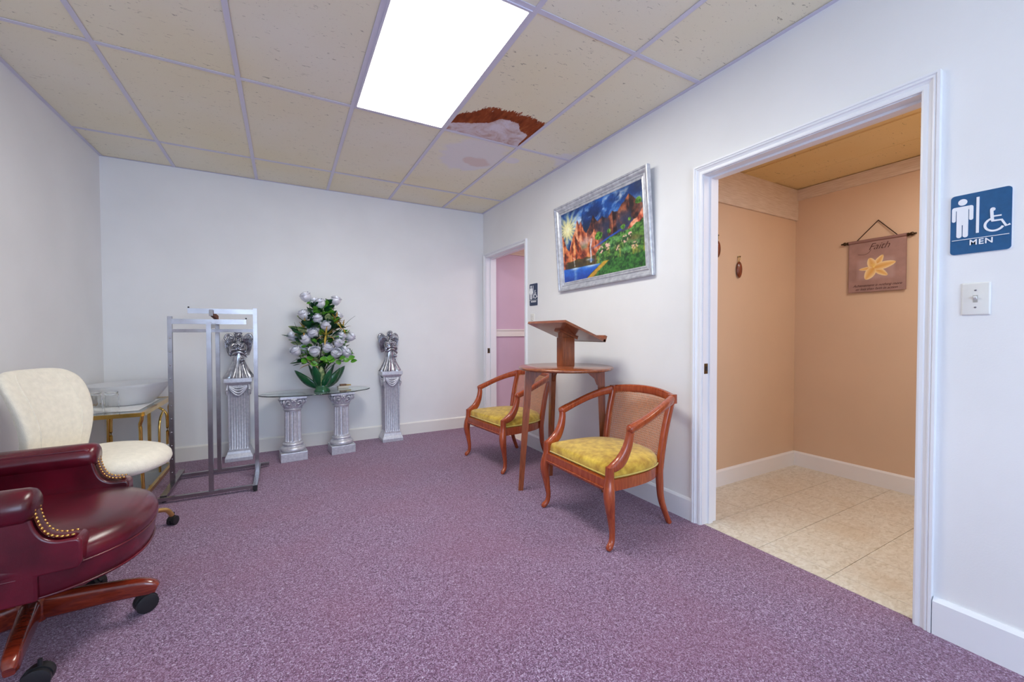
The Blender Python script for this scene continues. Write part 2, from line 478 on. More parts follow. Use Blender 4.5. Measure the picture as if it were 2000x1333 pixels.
    L.new(bumpn(N, L, fmath(N, L, 'SUBTRACT', 1.0, mask), 0.35, 0.002), b.inputs['Normal'])
    return m
MAT['tile'] = tile_mat('ceiling_tile_board')
MAT['tile1'] = tile_mat('ceiling_tile_rust_stain', 1)
MAT['tile2'] = tile_mat('ceiling_tile_whitewash_stain', 2)
MAT['tile3'] = tile_mat('ceiling_tile_corner_stain', 3)
MAT['grid'] = mat('ceiling_grid_enamel', rgb(212, 210, 226), 0.4)
MAT['bath_tile'] = tile_mat('washroom_ceiling_board', 0, rgb(226, 206, 160), rgb(220, 194, 138))
def vinyl_mat():
    m = bpy.data.materials.new('cream_vinyl_tile'); nt, N, L = nodes_of(m); b = N['Principled BSDF']; b.inputs['Roughness'].default_value = 0.38
    v = pos_tex(N, L)
    a = noise(N, L, pos_tex(N, L, (1.0, 1.7, 1.0)), 26, 5, 0.65, 1.2); c2 = noise(N, L, v, 3.0, 4)
    c = ramp(N, L, a, [(0.32, rgb(196, 188, 170)), (0.5, rgb(216, 210, 196)), (0.68, rgb(228, 225, 214))])
    c = mixc(N, L, fmath(N, L, 'MULTIPLY', smooth_step(N, L, c2, 0.5, 0.75), 0.30), c, rgb(196, 172, 136))
    L.new(c, b.inputs['Base Color']); return m
MAT['vinyl'] = vinyl_mat()
MAT['grout'] = mat('dark_joint', rgb(120, 98, 66), 0.8)
MAT['band'] = mat('pale_wood_panelling', rgb(228, 214, 200), 0.5, 0, 0.0, 9.0, 0.25, 60, stretch=(1.0, 1.0, 22.0), col2=rgb(206, 186, 166))
MAT['lamp'] = emat('troffer_diffuser', PANEL_C, PANEL_E)
MAT['fill_panel'] = emat('fill_panel_diffuser', PANEL_C, REAR_FILL_E)
MAT['brass_old'] = mat('aged_brass', rgb(118, 100, 70), 0.4, 1.0)
MAT['screw'] = mat('screw_steel', rgb(170, 170, 175), 0.35, 1.0)

# ------------------------------------------------------------------ floors
fl_o = struct(MB().box(XL - 0.1, XR + 0.02, YR - 0.1, D + 0.1, -0.06, 0.0).build('floor', MAT['carpet']))
wf = struct(MB().box(XR + 0.02, BX + 0.1, 0.1, BY + 0.1, -0.06, -0.006).build('floor_washroom', MAT['grout']))
# 12-inch vinyl tiles
xs = [XR + 0.022] + [XR + 0.022 + 0.1 + 0.305 * k for k in range(0, 6)]
xs = [x for x in xs if x < BX - 0.05] + [BX]
ys = [0.32, 0.6255, 0.9305, 1.2405, 1.5455, 1.8505, BY]
for i in range(len(xs) - 1):
    for j in range(len(ys) - 1):
        g = 0.0012
        MB().box(xs[i] + g, xs[i + 1] - g, ys[j] + g, ys[j + 1] - g, -0.006, 0.0).build('vinyl_tile', MAT['vinyl'], wf)
wf2 = struct(MB().box(XR + 0.02, BX + 0.1, 3.0, PY + 0.1, -0.06, 0.0).build('floor_far_washroom', MAT['vinyl']))

# ------------------------------------------------------------------ walls
WH = H + 0.3
struct(MB().box(XL - 0.1, XL, YR - 0.1, D + 0.1, 0.0, WH).build('wall_left', MAT['wall']))
struct(MB().box(XL, XR, D, D + 0.05, 0.0, WH).build('wall_back', MAT['wall']))
w = MB()
x0, x1 = XR, XR + WT
w.box(x0, x1, YR - 0.1, M1[0] - 0.02, 0, WH)
w.box(x0, x1, M1[0] - 0.02, M1[1] + 0.02, M1[2] + 0.02, WH)
w.box(x0, x1, M1[1] + 0.02, M2[0] - 0.02, 0, WH)
w.box(x0, x1, M2[0] - 0.02, M2[1] + 0.02, M2[2] + 0.02, WH)
w.box(x0, x1, M2[1] + 0.02, D + 0.05, 0, WH)
struct(w.build('wall_right', MAT['wall']))
# wall behind the camera, with an assumed window added for fill light
w = MB()
wx0, wx1, wz0, wz1 = -0.9, 1.7, 0.7, 2.2
w.box(XL, wx0, YR - 0.1, YR, 0, WH).box(wx1, XR, YR - 0.1, YR, 0, WH).box(wx0, wx1, YR - 0.1, YR, 0, wz0).box(wx0, wx1, YR - 0.1, YR, wz1, WH)
struct(w.build('wall_rear', MAT['wall']))
wo = struct(MB().box(wx0, wx1, YR - 0.075, YR - 0.07, wz0, wz1).build('added_window', emat('added_glowing_pane', (0.66, 0.78, 1.0), 1.0)))  # pane glows as part of the added window
fr = MB()
for a in (wx0, (wx0 + wx1) / 2 - 0.02, wx1 - 0.04): fr.box(a, a + 0.04, YR - 0.07, YR - 0.03, wz0, wz1)
for a in (wz0, wz1 - 0.04): fr.box(wx0, wx1, YR - 0.07, YR - 0.03, a, a + 0.04)
fr.build('added_window_frame', MAT['trim'], wo)
# washroom behind the near doorway
struct(MB().box(XR + WT, BX + 0.1, BY, BY + 0.1, 0, BH + 0.2).build('wall_washroom_side', MAT['orange']))
struct(MB().box(BX, BX + 0.1, 0.2, BY, 0, BH + 0.2).build('wall_washroom_back', MAT['orange']))
struct(MB().box(XR + WT, BX, 0.22, 0.32, 0, BH + 0.2).build('wall_washroom_near', MAT['orange']))
bw = MB(); e = 0.004
bw.box(XR + WT, XR + WT + e, 0.32, M1[0] - 0.02, 0, BH).box(XR + WT, XR + WT + e, M1[1] + 0.02, BY, 0, BH).box(XR + WT, XR + WT + e, M1[0] - 0.02, M1[1] + 0.02, M1[2] + 0.02, BH)
struct(bw.build('wall_washroom_front', MAT['orange']))
bc = struct(MB().box(XR + WT, BX, 0.32, BY, BH + 0.012, BH + 0.04).build('ceiling_washroom', MAT['dark']))
bxs = [XR + WT, 2.44, 3.05, 3.44, BX]; bys = [0.32, 0.70, 1.92 - 0.025]
for i in range(4):
    sh = 0.006 if i % 2 else 0.0
    MB().box(bxs[i] + 0.004, bxs[i + 1] - 0.004, 0.325, BY - (0.008 if i == 2 else 0.003), BH + sh, BH + sh + 0.012).build('ceiling_tile', MAT['bath_tile'], bc)
for a in bxs[1:-1]:
    MB().box(a - 0.006, a + 0.006, 0.32, BY, BH - 0.002, BH + 0.010).build('grid_bar', MAT['bath_tile'], bc)
struct(MB().box(XR + WT + e, BX, BY - 0.018, BY, 2.075, BH).build('trim_1', MAT['band']))
struct(MB().box(BX - 0.018, BX, 0.32, BY - 0.018, 2.24, BH).build('trim_2', MAT['band']))
def baseboard(name, pts_axis, a, b, face, sign, h=0.132, t=0.016, m='trim'):
    """axis 0: runs along x at y=face ; axis 1: runs along y at x=face ; sign = side facing the room"""
    prof = [(0, 0), (t, 0), (t, h - 0.012), (t * 0.4, h), (0, h)]
    if pts_axis == 1: o = MB().prism([(face + sign * p[0], p[1]) for p in prof], 1, a, b)
    else: o = MB().prism([(face + sign * p[0], p[1]) for p in prof], 0, a, b)
    return struct(o.build(name, MAT[m]))
baseboard('baseboard_left', 1, YR, D, XL, 1)
baseboard('baseboard_back', 0, XL, XR, D, -1, m='cream_trim')
baseboard('baseboard_right', 1, M1[1] + 0.06, M2[0] - 0.06, XR, -1)
baseboard('baseboard_right_near', 1, YR, M1[0] - 0.06, XR, -1, h=0.137, t=0.02)
baseboard('baseboard_washroom_side', 0, XR + WT + e, BX, BY, -1, 0.12)
baseboard('baseboard_washroom_back', 1, 0.32, BY, BX, -1, 0.12)
# pink washroom beyond the corner doorway
struct(MB().box(XR + WT, BX + 0.1, PY, PY + 0.1, 0, BH + 0.2).build('wall_far_washroom_side', MAT['pink']))
struct(MB().box(BX, BX + 0.1, 3.0, PY, 0, BH + 0.2).build('wall_far_washroom_back', MAT['pink']))
struct(MB().box(XR + WT, BX, 2.9, 3.0, 0, BH + 0.2).build('wall_far_washroom_near', MAT['pink']))
bw = MB(); bw.box(XR + WT, XR + WT + e, 3.0, M2[0] - 0.02, 0, BH).box(XR + WT, XR + WT + e, M2[0] - 0.02, M2[1] + 0.02, M2[2] + 0.02, BH)
struct(bw.build('wall_far_washroom_front', MAT['pink']))
struct(MB().box(XR + WT, BX, 3.0, PY, BH, BH + 0.04).build('ceiling_far_washroom', MAT['bath_tile']))
struct(MB().box(XR + WT, BX, PY - 0.018, PY, 2.13, BH).build('trim_3', MAT['band']))
cr_ = struct(MB().box(XR + WT, BX, PY - 0.016, PY, 1.088, 1.178).build('trim_4', MAT['cream_trim']))
MB().box(XR + WT, BX, PY - 0.024, PY - 0.016, 1.162, 1.178).build('moulding', MAT['cream_trim'], cr_)
struct(MB().box(XR + WT, BX, PY - 0.016, PY, 0, 0.13).build('baseboard_far_washroom', MAT['trim']))

# ------------------------------------------------------------------ doorways
def casing_piece(prof_w, n):
    # moulded profile across the width: (offset across, proud)
    return [(0.0, 0.0), (0.0, 0.011), (0.006, 0.013), (0.016, 0.013), (0.02, 0.010), (prof_w * 0.55, 0.014), (prof_w * 0.62, 0.019), (prof_w * 0.70, 0.020), (prof_w * 0.78, 0.017), (prof_w * 0.84, 0.022), (prof_w, 0.022), (prof_w, 0.0)]
def doorway(name, y0, y1, zt, cw, strike, label_cas=True):
    root = struct(MB().box(XR - 0.0005, XR + WT + 0.0005, y1, y1 + 0.0205, 0, zt + 0.02).build(name, MAT['trim']))
    MB().box(XR - 0.0005, XR + WT + 0.0005, y0 - 0.0205, y0, 0, zt + 0.02).build('jamb', MAT['trim'], root)
    MB().box(XR - 0.0005, XR + WT + 0.0005, y0, y1, zt, zt + 0.0205).build('jamb_head', MAT['trim'], root)
    # door stop strip
    sx0, sx1 = XR + 0.05, XR + 0.085
    MB().box(sx0, sx1, y1 - 0.011, y1, 0, zt).build('door_stop', MAT['trim'], root)
    MB().box(sx0, sx1, y0, y0 + 0.011, 0, zt).build('door_stop', MAT['trim'], root)
    MB().box(sx0, sx1, y0 + 0.011, y1 - 0.011, zt - 0.011, zt).build('door_stop', MAT['trim'], root)
    pr = casing_piece(cw, 0)
    def leg(yy, s, zb):
        # mitred upright: section swept up then cut at 45 degrees
        vs = []; fs = []; n = len(pr)
        for (a, p) in pr: vs.append((XR - p, yy + s * a, 0.0))
        for (a, p) in pr: vs.append((XR - p, yy + s * a, zb + a))
        fs = [(k, (k + 1) % n, n + (k + 1) % n, n + k) for k in range(n)] + [tuple(range(n))[::-1], tuple(range(n, 2 * n))]
        MB().add(vs, fs).build('casing', MAT['trim'], root)
    leg(y1 + 0.004, 1, zt + 0.004)
    leg(y0 - 0.004, -1, zt + 0.004)
    n = len(pr)
    vs = [(XR - p, y1 + 0.004 + a, zt + 0.004 + a) for a, p in pr] + [(XR - p, y0 - 0.004 - a, zt + 0.004 + a) for a, p in pr]
    MB().add(vs, [(k, (k + 1) % n, n + (k + 1) % n, n + k) for k in range(n)] + [tuple(range(n))[::-1], tuple(range(n, 2 * n))]).build('casing_head', MAT['trim'], root)
    if strike:
        sp = MB().bbox(XR + 0.012, XR + 0.042, y1 - 0.0025, y1 + 0.001, strike - 0.03, strike + 0.03, 0.001).build('strike_plate', MAT['brass_old'], root)
        MB().box(XR + 0.02, XR + 0.034, y1 - 0.0032, y1 - 0.002, strike - 0.013, strike + 0.013).build('latch_hole', MAT['dark'], sp)
    return root
doorway('door_1', M1[0], M1[1], M1[2], 0.053, 0.92)
doorway('door_2', M2[0], M2[1], M2[2], 0.040, 0.918)

# ------------------------------------------------------------------ suspended ceiling
ce = struct(MB().box(XL, XR, YR, D, H + 0.06, H + 0.10).build('ceiling', MAT['dark']))
LIGHTS = {(3, 2), (3, 5)}                      # (column, row) taken by the light fitting and the added fill panel
for i in range(len(GX) - 1):
    for j in range(len(GY) - 1):
        if (i, j) in LIGHTS: continue
        g = 0.005
        xa, xb, ya, yb = GX[i] + g, GX[i + 1] - g, GY[j + 1] + g, GY[j] - g
        m = MAT['tile']
        if (i, j) == (4, 2): m = MAT['tile1']
        if (i, j) == (4, 1): m = MAT['tile2']
        if i == 5 and j in (1, 2): m = MAT['tile3']
        dz = random.uniform(0, 0.002)
        MB().box(xa, xb, ya, yb, H + 0.004 + dz, H + 0.018).build('ceiling_tile', m, ce)
bw = 0.0125
for x in GX[1:-1]:
    t = MB(); t.box(x - bw, x + bw, YR, D, H, H + 0.003).box(x - 0.0015, x + 0.0015, YR, D, H + 0.003, H + 0.035)
    t.build('grid_bar', MAT['grid'], ce)
for y in GY[1:-1]:
    for i in range(len(GX) - 1):
        t = MB(); t.box(GX[i] + bw, GX[i + 1] - bw, y - bw, y + bw, H + 0.0004, H + 0.0034).box(GX[i] + bw, GX[i + 1] - bw, y - 0.0015, y + 0.0015, H + 0.0034, H + 0.035)
        t.build('grid_bar', MAT['grid'], ce)
for (a, b, c, d_) in ((XL, XL + 0.022, YR, D), (XR - 0.022, XR, YR, D)):
    MB().box(a, b, c, d_, H - 0.0006, H + 0.0024).build('wall_angle', MAT['grid'], ce)
MB().box(XL, XR, D - 0.010, D, H - 0.0004, H + 0.0026).build('wall_angle', MAT['grid'], ce)
for (i, j), lab in (((3, 2), 'lit rectangular fluorescent panel in the ceiling above the carpet'), ((3, 5), 'added unseen ceiling panel giving fill light behind the viewpoint')):  # the second panel is added out of view for fill light
    xa, xb, ya, yb = GX[i] + bw, GX[i + 1] - bw, GY[j + 1] + bw, GY[j] - bw
    L0 = empty('ceiling_light', ((xa + xb) / 2, (ya + yb) / 2, H), 0, lab, 'ceiling light')
    hx, hy = (xb - xa) / 2, (yb - ya) / 2
    fr = MB(); q = 0.012
    for (a, b, c, d_) in ((-hx, -hx + q, -hy, hy), (hx - q, hx, -hy, hy), (-hx + q, hx - q, -hy, -hy + q), (-hx + q, hx - q, hy - q, hy)):
        fr.box(a, b, c, d_, -0.004, 0.012)
    fr.build('frame', MAT['grid'], L0)
    MB().box(-hx + q, hx - q, -hy + q, hy - q, 0.004, 0.010).build('diffuser', MAT['lamp'] if j == 2 else MAT['fill_panel'], L0)

# ================================================================== cane-backed armchairs
MAT['chair_wood'] = woodmat('red_brown_chair_wood', rgb(138, 54, 24), rgb(176, 82, 42), 0.26, 5.0, 2, 0.5)
MAT['velvet'] = mat('gold_velvet', rgb(220, 186, 66), 0.8, 0, 0, 24.0, 0.4, 260, sheen=0.3, col2=rgb(172, 130, 24), detail=6)
MAT['piping'] = mat('gold_piping', rgb(206, 184, 92), 0.7, sheen=0.3)
MAT['cane'] = mat('woven_cane', rgb(204, 138, 94), 0.55, 0, 0.2, 60.0)
def make_armchair():
    root = empty('armchair', (0, 0, 0))
    W = MAT['chair_wood']
    # seat frame: D-shaped ring, front rail at x = 0
    def dshape(off, n=40):
        pts = []
        for k in range(n + 1):
            a = -PI / 2 + PI * k / n
            x = 0.10 + (0.385 - off) * abs(math.cos(a)) ** 0.75
            y = (0.305 - off) * math.copysign(abs(math.sin(a)) ** 0.62, math.sin(a))
            pts.append((x, y))
        return [(-0.018 + off, -(0.298 - off))] + pts + [(-0.018 + off, 0.298 - off)]
    o_, i_ = dshape(0.0), dshape(0.045)
    n = len(o_); z0, z1 = 0.302, 0.362
    vs = [(x, y, z0) for x, y in o_] + [(x, y, z1) for x, y in o_] + [(x, y, z1) for x, y in i_] + [(x, y, z0) for x, y in i_]
    fs = [(r * n + k, r * n + (k + 1) % n, ((r + 1) % 4) * n + (k + 1) % n, ((r + 1) % 4) * n + k) for r in range(4) for k in range(n)]
    MB().add(vs, fs).build('seat_frame', W, root, 40)
    MB().sweep([(-0.021, -0.27, 0.316), (-0.021, 0.27, 0.316)], 0.0055, 8).build('apron_bead', W, root, 60)
    # cushion
    rings = []
    base_ = dshape(0.008); ccx = 0.20
    for sc_, z in ((0.965, 0.355), (0.985, 0.366), (1.0, 0.384), (0.985, 0.404), (0.94, 0.420), (0.85, 0.433), (0.70, 0.442), (0.45, 0.449), (0.2, 0.452)):
        rings.append([(ccx + (x - ccx) * sc_ + 0.02, y * sc_, z) for x, y in base_])
    cu = MB().loft(rings).build('seat_cushion', MAT['velvet'], root, 50)
    MB().sweep([(x + 0.02, y, 0.372) for x, y in dshape(0.006)], 0.0042, 6, close=True).build('piping', MAT['piping'], cu, 80)
    for s in (-1, 1):
        b = s * 0.292
        # cabriole front leg with its corner block
        P = catmull([(0.0, b, 0.43), (-0.002, b, 0.36), (-0.010, s * 0.298, 0.305), (-0.012, s * 0.303, 0.25), (0.002, s * 0.300, 0.16), (0.012, s * 0.297, 0.085), (0.006, s * 0.300, 0.04), (-0.016, s * 0.306, 0.016), (-0.026, s * 0.309, 0.004)], 5)
        R = catmull([(0.021, 0.021), (0.023, 0.023), (0.028, 0.027), (0.027, 0.026), (0.0195, 0.019), (0.0145, 0.0145), (0.0145, 0.0145), (0.0165, 0.015), (0.012, 0.007)], 5)
        MB().sweep(P, [tuple(r) for r in R], 14, 2.6, upv=(1, 0, 0.001)).build('front_leg', W, root, 60)
        # sweeping arm support
        P = catmull([(-0.012, b, 0.418), (0.03, b, 0.428), (0.075, s * 0.295, 0.455), (0.112, s * 0.299, 0.515), (0.128, s * 0.303, 0.575), (0.130, s * 0.306, 0.61)], 6)
        R = catmull([(0.019, 0.014), (0.0205, 0.027), (0.0205, 0.032), (0.0195, 0.026), (0.0185, 0.021), (0.018, 0.019)], 6)
        MB().sweep(P, [tuple(r) for r in R], 14, 3.0, upv=(-0.6, 0, 0.8)).build('arm_support', W, root, 60)
        # arm with a rounded nose
        P = catmull([(0.108, s * 0.308, 0.612), (0.115, s * 0.308, 0.6145), (0.135, s * 0.309, 0.621), (0.24, s * 0.310, 0.657), (0.34, s * 0.300, 0.692), (0.43, s * 0.281, 0.719), (0.50, s * 0.258, 0.735), (0.53, s * 0.245, 0.741)], 6)
        R = catmull([(0.004, 0.004), (0.017, 0.015), (0.0240, 0.0225), (0.0225, 0.0215), (0.0205, 0.0225), (0.0190, 0.0245), (0.0175, 0.027), (0.0165, 0.028)], 6)
        MB().sweep(P, [tuple(r) for r in R], 16, 2.8).build('arm', W, root, 60)
        # rear post and splayed rear leg
        P = catmull([(0.436, s * 0.232, 0.315), (0.455, s * 0.236, 0.46), (0.483, s * 0.241, 0.60), (0.525, s * 0.246, 0.745)], 6)
        MB().sweep(P, [(0.0165, 0.021)] * len(P), 12, 4.0, upv=(1, 0, 0)).build('back_post', W, root, 60)
        P = catmull([(0.437, s * 0.232, 0.345), (0.440, s * 0.232, 0.26), (0.452, s * 0.234, 0.15), (0.498, s * 0.240, 0.03), (0.512, s * 0.242, 0.003)], 6)
        R = catmull([(0.017, 0.021), (0.017, 0.020), (0.0155, 0.017), (0.014, 0.014), (0.0135, 0.0135)], 6)
        MB().sweep(P, [tuple(r) for r in R], 12, 3.6, upv=(1, 0, 0)).build('rear_leg', W, root, 60)
        MB().bbox(0.506, 0.546, s * 0.246 - 0.021, s * 0.246 + 0.021, 0.712, 0.768, 0.006).build('joint_cap', W, root, 40)
    # bowed crest rail
    def bow(y): return 0.052 * (1 - (y / 0.246) ** 2)
    P = []; R = []
    for k in range(25):
        y = -0.246 + 0.492 * k / 24
        P.append((0.528 + bow(y), y, 0.742 + 0.020 * (1 - (y / 0.246) ** 2))); R.append((0.0155, 0.0265))
    MB().sweep(P, R, 16, 3.0).build('crest_rail', W, root, 60)
    # curved caned back
    def bpt(y, z, off=0.0):
        t = (z - 0.345) / (0.74 - 0.345)
        x = 0.432 + 0.086 * t ** 1.3 + bow(y) * (0.55 + 0.45 * t)
        return Vector((x + off, y, z))
    P = [bpt(-0.22 + 0.44 * k / 16, 0.372) for k in range(17)]
    MB().sweep(P, (0.012, 0.018), 10, 3.4).build('lower_back_rail', W, root, 60)
    c = MB()
    NY, NZ = 32, 26; ya, yb, za, zb = -0.222, 0.222, 0.378, 0.735
    def ribbon(pts, w, off):
        vs = []
        for i, p in enumerate(pts):
            t = (pts[min(i + 1, len(pts) - 1)] - pts[max(i - 1, 0)]).normalized()
            s_ = t.cross(Vector((1, 0, 0))).normalized() * w
            q = Vector((off, 0, 0))
            vs += [p + s_ + q, p - s_ + q]
        c.add(vs, [(2 * i, 2 * i + 1, 2 * i + 3, 2 * i + 2) for i in range(len(pts) - 1)])
    for k in range(NY + 1):
        y = ya + (yb - ya) * k / NY
        for dy in (-0.0017, 0.0017): ribbon([bpt(y + dy, za + (zb - za) * j / 10) for j in range(11)], 0.0010, -0.001)
    for k in range(NZ + 1):
        z = za + (zb - za) * k / NZ
        for dz in (-0.0017, 0.0017): ribbon([bpt(ya + (yb - ya) * j / 16, z + dz) for j in range(17)], 0.0010, 0.0005)
    st = (yb - ya) / NY * 1.0
    for sgn in (1, -1):
        for k in range(-NZ, NY + 1, 1):
            pts = []
            for j in range(NZ + 1):
                y = ya + (k + j) * st if sgn > 0 else yb - (k + j) * st
                z = za + (zb - za) * j / NZ
                if ya - 1e-6 <= y <= yb + 1e-6: pts.append(bpt(y, z))
            if len(pts) > 2: ribbon(pts, 0.0008, 0.0018 * sgn)
    co = c.build('cane_panel', MAT['cane'], root); co['kind'] = 'stuff'
    co['label'] = 'woven open cane back panel'
    return root
ch1 = make_armchair()
ch1.location = (1.475, 1.905, 0)
tag(ch1, 'nearest cane-backed wooden armchair with gold velvet seat, beside the open washroom doorway', 'chair', 'matching cane-backed armchairs')
ch2 = copy_tree(ch1); ch2.location = (1.502, 3.20, 0); ch2.rotation_euler = (0, 0, 0.097)
tag(ch2, 'farther cane-backed wooden armchair with gold velvet seat, by the corner doorway', 'chair', 'matching cane-backed armchairs')

# ================================================================== round table and lectern
MAT['oak_v'] = woodmat('brown_oak_upright', rgb(118, 56, 26), rgb(160, 84, 42), 0.35, 6.0, 2, 0.3)
MAT['oak_y'] = woodmat('brown_oak_top', rgb(112, 56, 34), rgb(152, 84, 50), 0.25, 5.0, 1, 0.5)
TC = (1.768, 2.398); TR_ = 0.338; TZ = 0.892
tb = empty('side_table', (*TC, 0), 0, 'round three-legged brown wooden table between the two cane armchairs', 'table')
prof = [(0.0, TZ - 0.022), (TR_ - 0.012, TZ - 0.022), (TR_ - 0.002, TZ - 0.017), (TR_, TZ - 0.011), (TR_ - 0.002, TZ - 0.004), (TR_ - 0.008, TZ), (0.0, TZ)]
MB().lathe(prof, 72, cap=False).build('table_top', MAT['oak_y'], tb, 50)
for deg, rt_, rf_ in ((154.5, 0.262, 0.325), (77, 0.245, 0.30), (319, 0.250, 0.275)):
    a = math.radians(deg)
    M = Matrix.Rotation(a, 4, 'Z')
    l = MB()
    l.add([(x + dx, y, z) for (x, z, w, t) in ((rt_, TZ - 0.022, 0.026, 0.020), (rf_, 0.0, 0.017, 0.014)) for (dx, y) in ((-w, -t), (w, -t), (w, t), (-w, t))],
          [(3, 2, 1, 0), (4, 5, 6, 7), (0, 1, 5, 4), (1, 2, 6, 5), (2, 3, 7, 6), (3, 0, 4, 7)])
    l.xf(M).build('leg', MAT['oak_v'], tb)
    br = [(rt_ - 0.222 + q[0], TZ - q[1]) for q in ((0.205, 0.022), (0.225, 0.155), (0.190, 0.125), (0.176, 0.085), (0.145, 0.06), (0.125, 0.040), (0.095, 0.036), (0.085, 0.022))]
    MB().prism([(x, z) for x, z in br], 1, -0.011, 0.011).xf(M).build('bracket', MAT['oak_v'], tb)
lc = empty('lectern', (1.80, 2.44, TZ), 0, 'tabletop wooden lectern with slanted book board standing on the round table', 'lectern')
lx, ly = 1.80, 2.44
px0, px1, py0, py1 = 1.745 - lx, 1.850 - lx, 2.397 - ly, 2.474 - ly
po = MB().bbox(px0, px1, py0, py1, 0.0, 0.205, 0.003)
po.build('post', MAT['oak_v'], lc, 30)
# book board: high edge away from the wall
hi = Vector((1.609 - lx, 0, 1.201 - TZ)); lo = Vector((1.954 - lx, 0, 1.067 - TZ))
dr = (lo - hi).normalized(); nm = Vector((-dr.z, 0, dr.x)); 
if nm.z < 0: nm = -nm
y0b, y1b = 2.188 - ly, 2.659 - ly
def brd(a, b, n0, n1, ya, yb):
    A = hi + dr * a; B = hi + dr * b
    vs = [p for y in (ya, yb) for p in ((A + nm * n0) + Vector((0, y, 0)), (B + nm * n0) + Vector((0, y, 0)), (B + nm * n1) + Vector((0, y, 0)), (A + nm * n1) + Vector((0, y, 0)))]
    return vs, [(3, 2, 1, 0), (4, 5, 6, 7), (0, 1, 5, 4), (1, 2, 6, 5), (2, 3, 7, 6), (3, 0, 4, 7)]
Lb = (lo - hi).length
MB().add(*brd(0, Lb, 0.0, 0.017, y0b, y1b)).build('book_board', MAT['oak_y'], lc)
MB().add(*brd(Lb - 0.016, Lb + 0.004, 0.0, 0.045, y0b, y1b)).build('book_lip', MAT['oak_v'], lc)
# notched head of the post reaching up to the board, and its cleat
def zb(x): return (hi + dr * ((x - hi.x) / dr.x)).z
h1, h2 = px0 + 0.004, px1 - 0.010
MB().prism([(h1, 0.200), (h2, 0.200), (h2, zb(h2) + 0.002), (h1, zb(h1) + 0.002)], 1, py0 + 0.012, py1 - 0.012).build('post_head', MAT['oak_v'], lc)
c0, c1 = px0 - 0.022, px1 + 0.03
MB().prism([(c0, zb(c0) - 0.014), (c1, zb(c1) - 0.014), (c1, zb(c1) + 0.002), (c0, zb(c0) + 0.002)], 1, py0 + 0.002, py1 - 0.002).build('cleat', MAT['oak_v'], lc)

# ================================================================== chrome garment rack
MAT['chrome'] = mat('worn_chrome_tube', rgb(164, 159, 161), 0.27, 1.0, 0.0, 9.0, 0.0, col2=rgb(146, 138, 138))
MAT['rust'] = mat('rusty_steel', rgb(120, 62, 38), 0.7, 0.4, 0.25, 60)
MAT['black_rubber'] = mat('black_rubber', (0.012, 0.012, 0.014), 0.45)
rk = empty('clothes_rack', (-0.465, 3.80, 0), 0, 'four-armed chrome clothes rack standing in front of the white chair', 'clothes rack')
ox, oy = -0.465, 3.80
T = 0.027
def rbar(name, a, b, w=T, h=None, m='chrome', par=None, upv=(0, 0, 1)):
    q = lambda p: (p[0] - ox, p[1] - oy, p[2])
    return MB().bar(q(a), q(b), w, h, upv).build(name, MAT[m], par or rk)
zb_ = 0.030
rbar('base_bar', (-0.785, 3.495, zb_), (-0.213, 3.478, zb_), T, 0.022)
rbar('base_bar', (-0.715, 4.005, zb_), (-0.128, 4.028, zb_), T, 0.022)
cb1 = rbar('cross_bar', (-0.722, 3.51, zb_ + 0.004), (-0.728, 4.115, zb_ + 0.004), 0.036, 0.028)
cb2 = rbar('cross_bar', (-0.197, 3.435, zb_ + 0.004), (-0.200, 4.005, zb_ + 0.004), 0.030, 0.028)
rbar('end_cap', (-0.197, 3.430, zb_ + 0.002), (-0.197, 3.437, zb_ + 0.002), 0.027, 0.030, 'black_rubber', cb2)
for (x, y) in ((-0.727, 4.10), (-0.722, 3.53), (-0.20, 3.98), (-0.197, 3.46)):
    MB().lathe([(0.012, 0.0), (0.013, 0.006), (0.009, 0.019)], 14, (x - ox, y - oy, 0)).build('foot', MAT['black_rubber'], rk, 40)
pl = rbar('post', (-0.727, 3.805, 0.04), (-0.727, 3.805, 1.258), T, T, 'chrome', None, (0, 1, 0))
pr_ = rbar('post', (-0.200, 3.775, 0.04), (-0.200, 3.775, 1.327), T, T, 'chrome', None, (0, 1, 0))
pf = rbar('post', (-0.457, 3.490, 0.04), (-0.457, 3.490, 1.214), T, T, 'chrome', None, (0, 1, 0))
pb = rbar('post', (-0.470, 4.013, 0.04), (-0.470, 4.013, 1.236), T, T, 'chrome', None, (0, 1, 0))
def rack_arm(a, b, par):
    rbar('arm', a, b, 0.016, 0.037, 'chrome', par)
    q = Vector(b)
rack_arm((-0.714, 3.805, 1.2215), (-0.262, 3.812, 1.2215), pl)
rack_arm((-0.213, 3.775, 1.299), (-0.617, 3.768, 1.299), pr_)
rbar('brace', (-0.714, 3.805, 1.1535), (-0.213, 3.775, 1.1535), 0.020, 0.024)
rbar('brace', (-0.457, 3.503, 1.1535), (-0.470, 4.000, 1.1535), 0.020, 0.024)
rbar('arm', (-0.457, 3.503, 1.190), (-0.463, 3.75, 1.190), 0.024, 0.034, 'chrome', pf)
rbar('arm', (-0.470, 4.000, 1.255), (-0.474, 3.735, 1.285), 0.022, 0.034, 'rust', pb)
rbar('arm_end', (-0.474, 3.735, 1.285), (-0.474, 3.722, 1.2865), 0.024, 0.046, 'chrome', pb)
for p, q in (((-0.262, 3.812, 1.248), pl), ((-0.612, 3.768, 1.325), pr_)):
    MB().ball((p[0] - ox, p[1] - oy, p[2]), 0.006, 8, 6).build('stop_stud', MAT['black_rubber'], rk, 90)
for k in range(11):
    z = 0.12 + k * 0.098
    MB().lathe([(0.0055, 0), (0.006, 0.002), (0.003, 0.0035)], 10).xf(Matrix.Translation((-0.727 - ox, 3.805 - oy - T / 2, z)) @ Matrix.Rotation(PI / 2, 4, 'X')).build('rivet', MAT['chrome'], rk, 60)

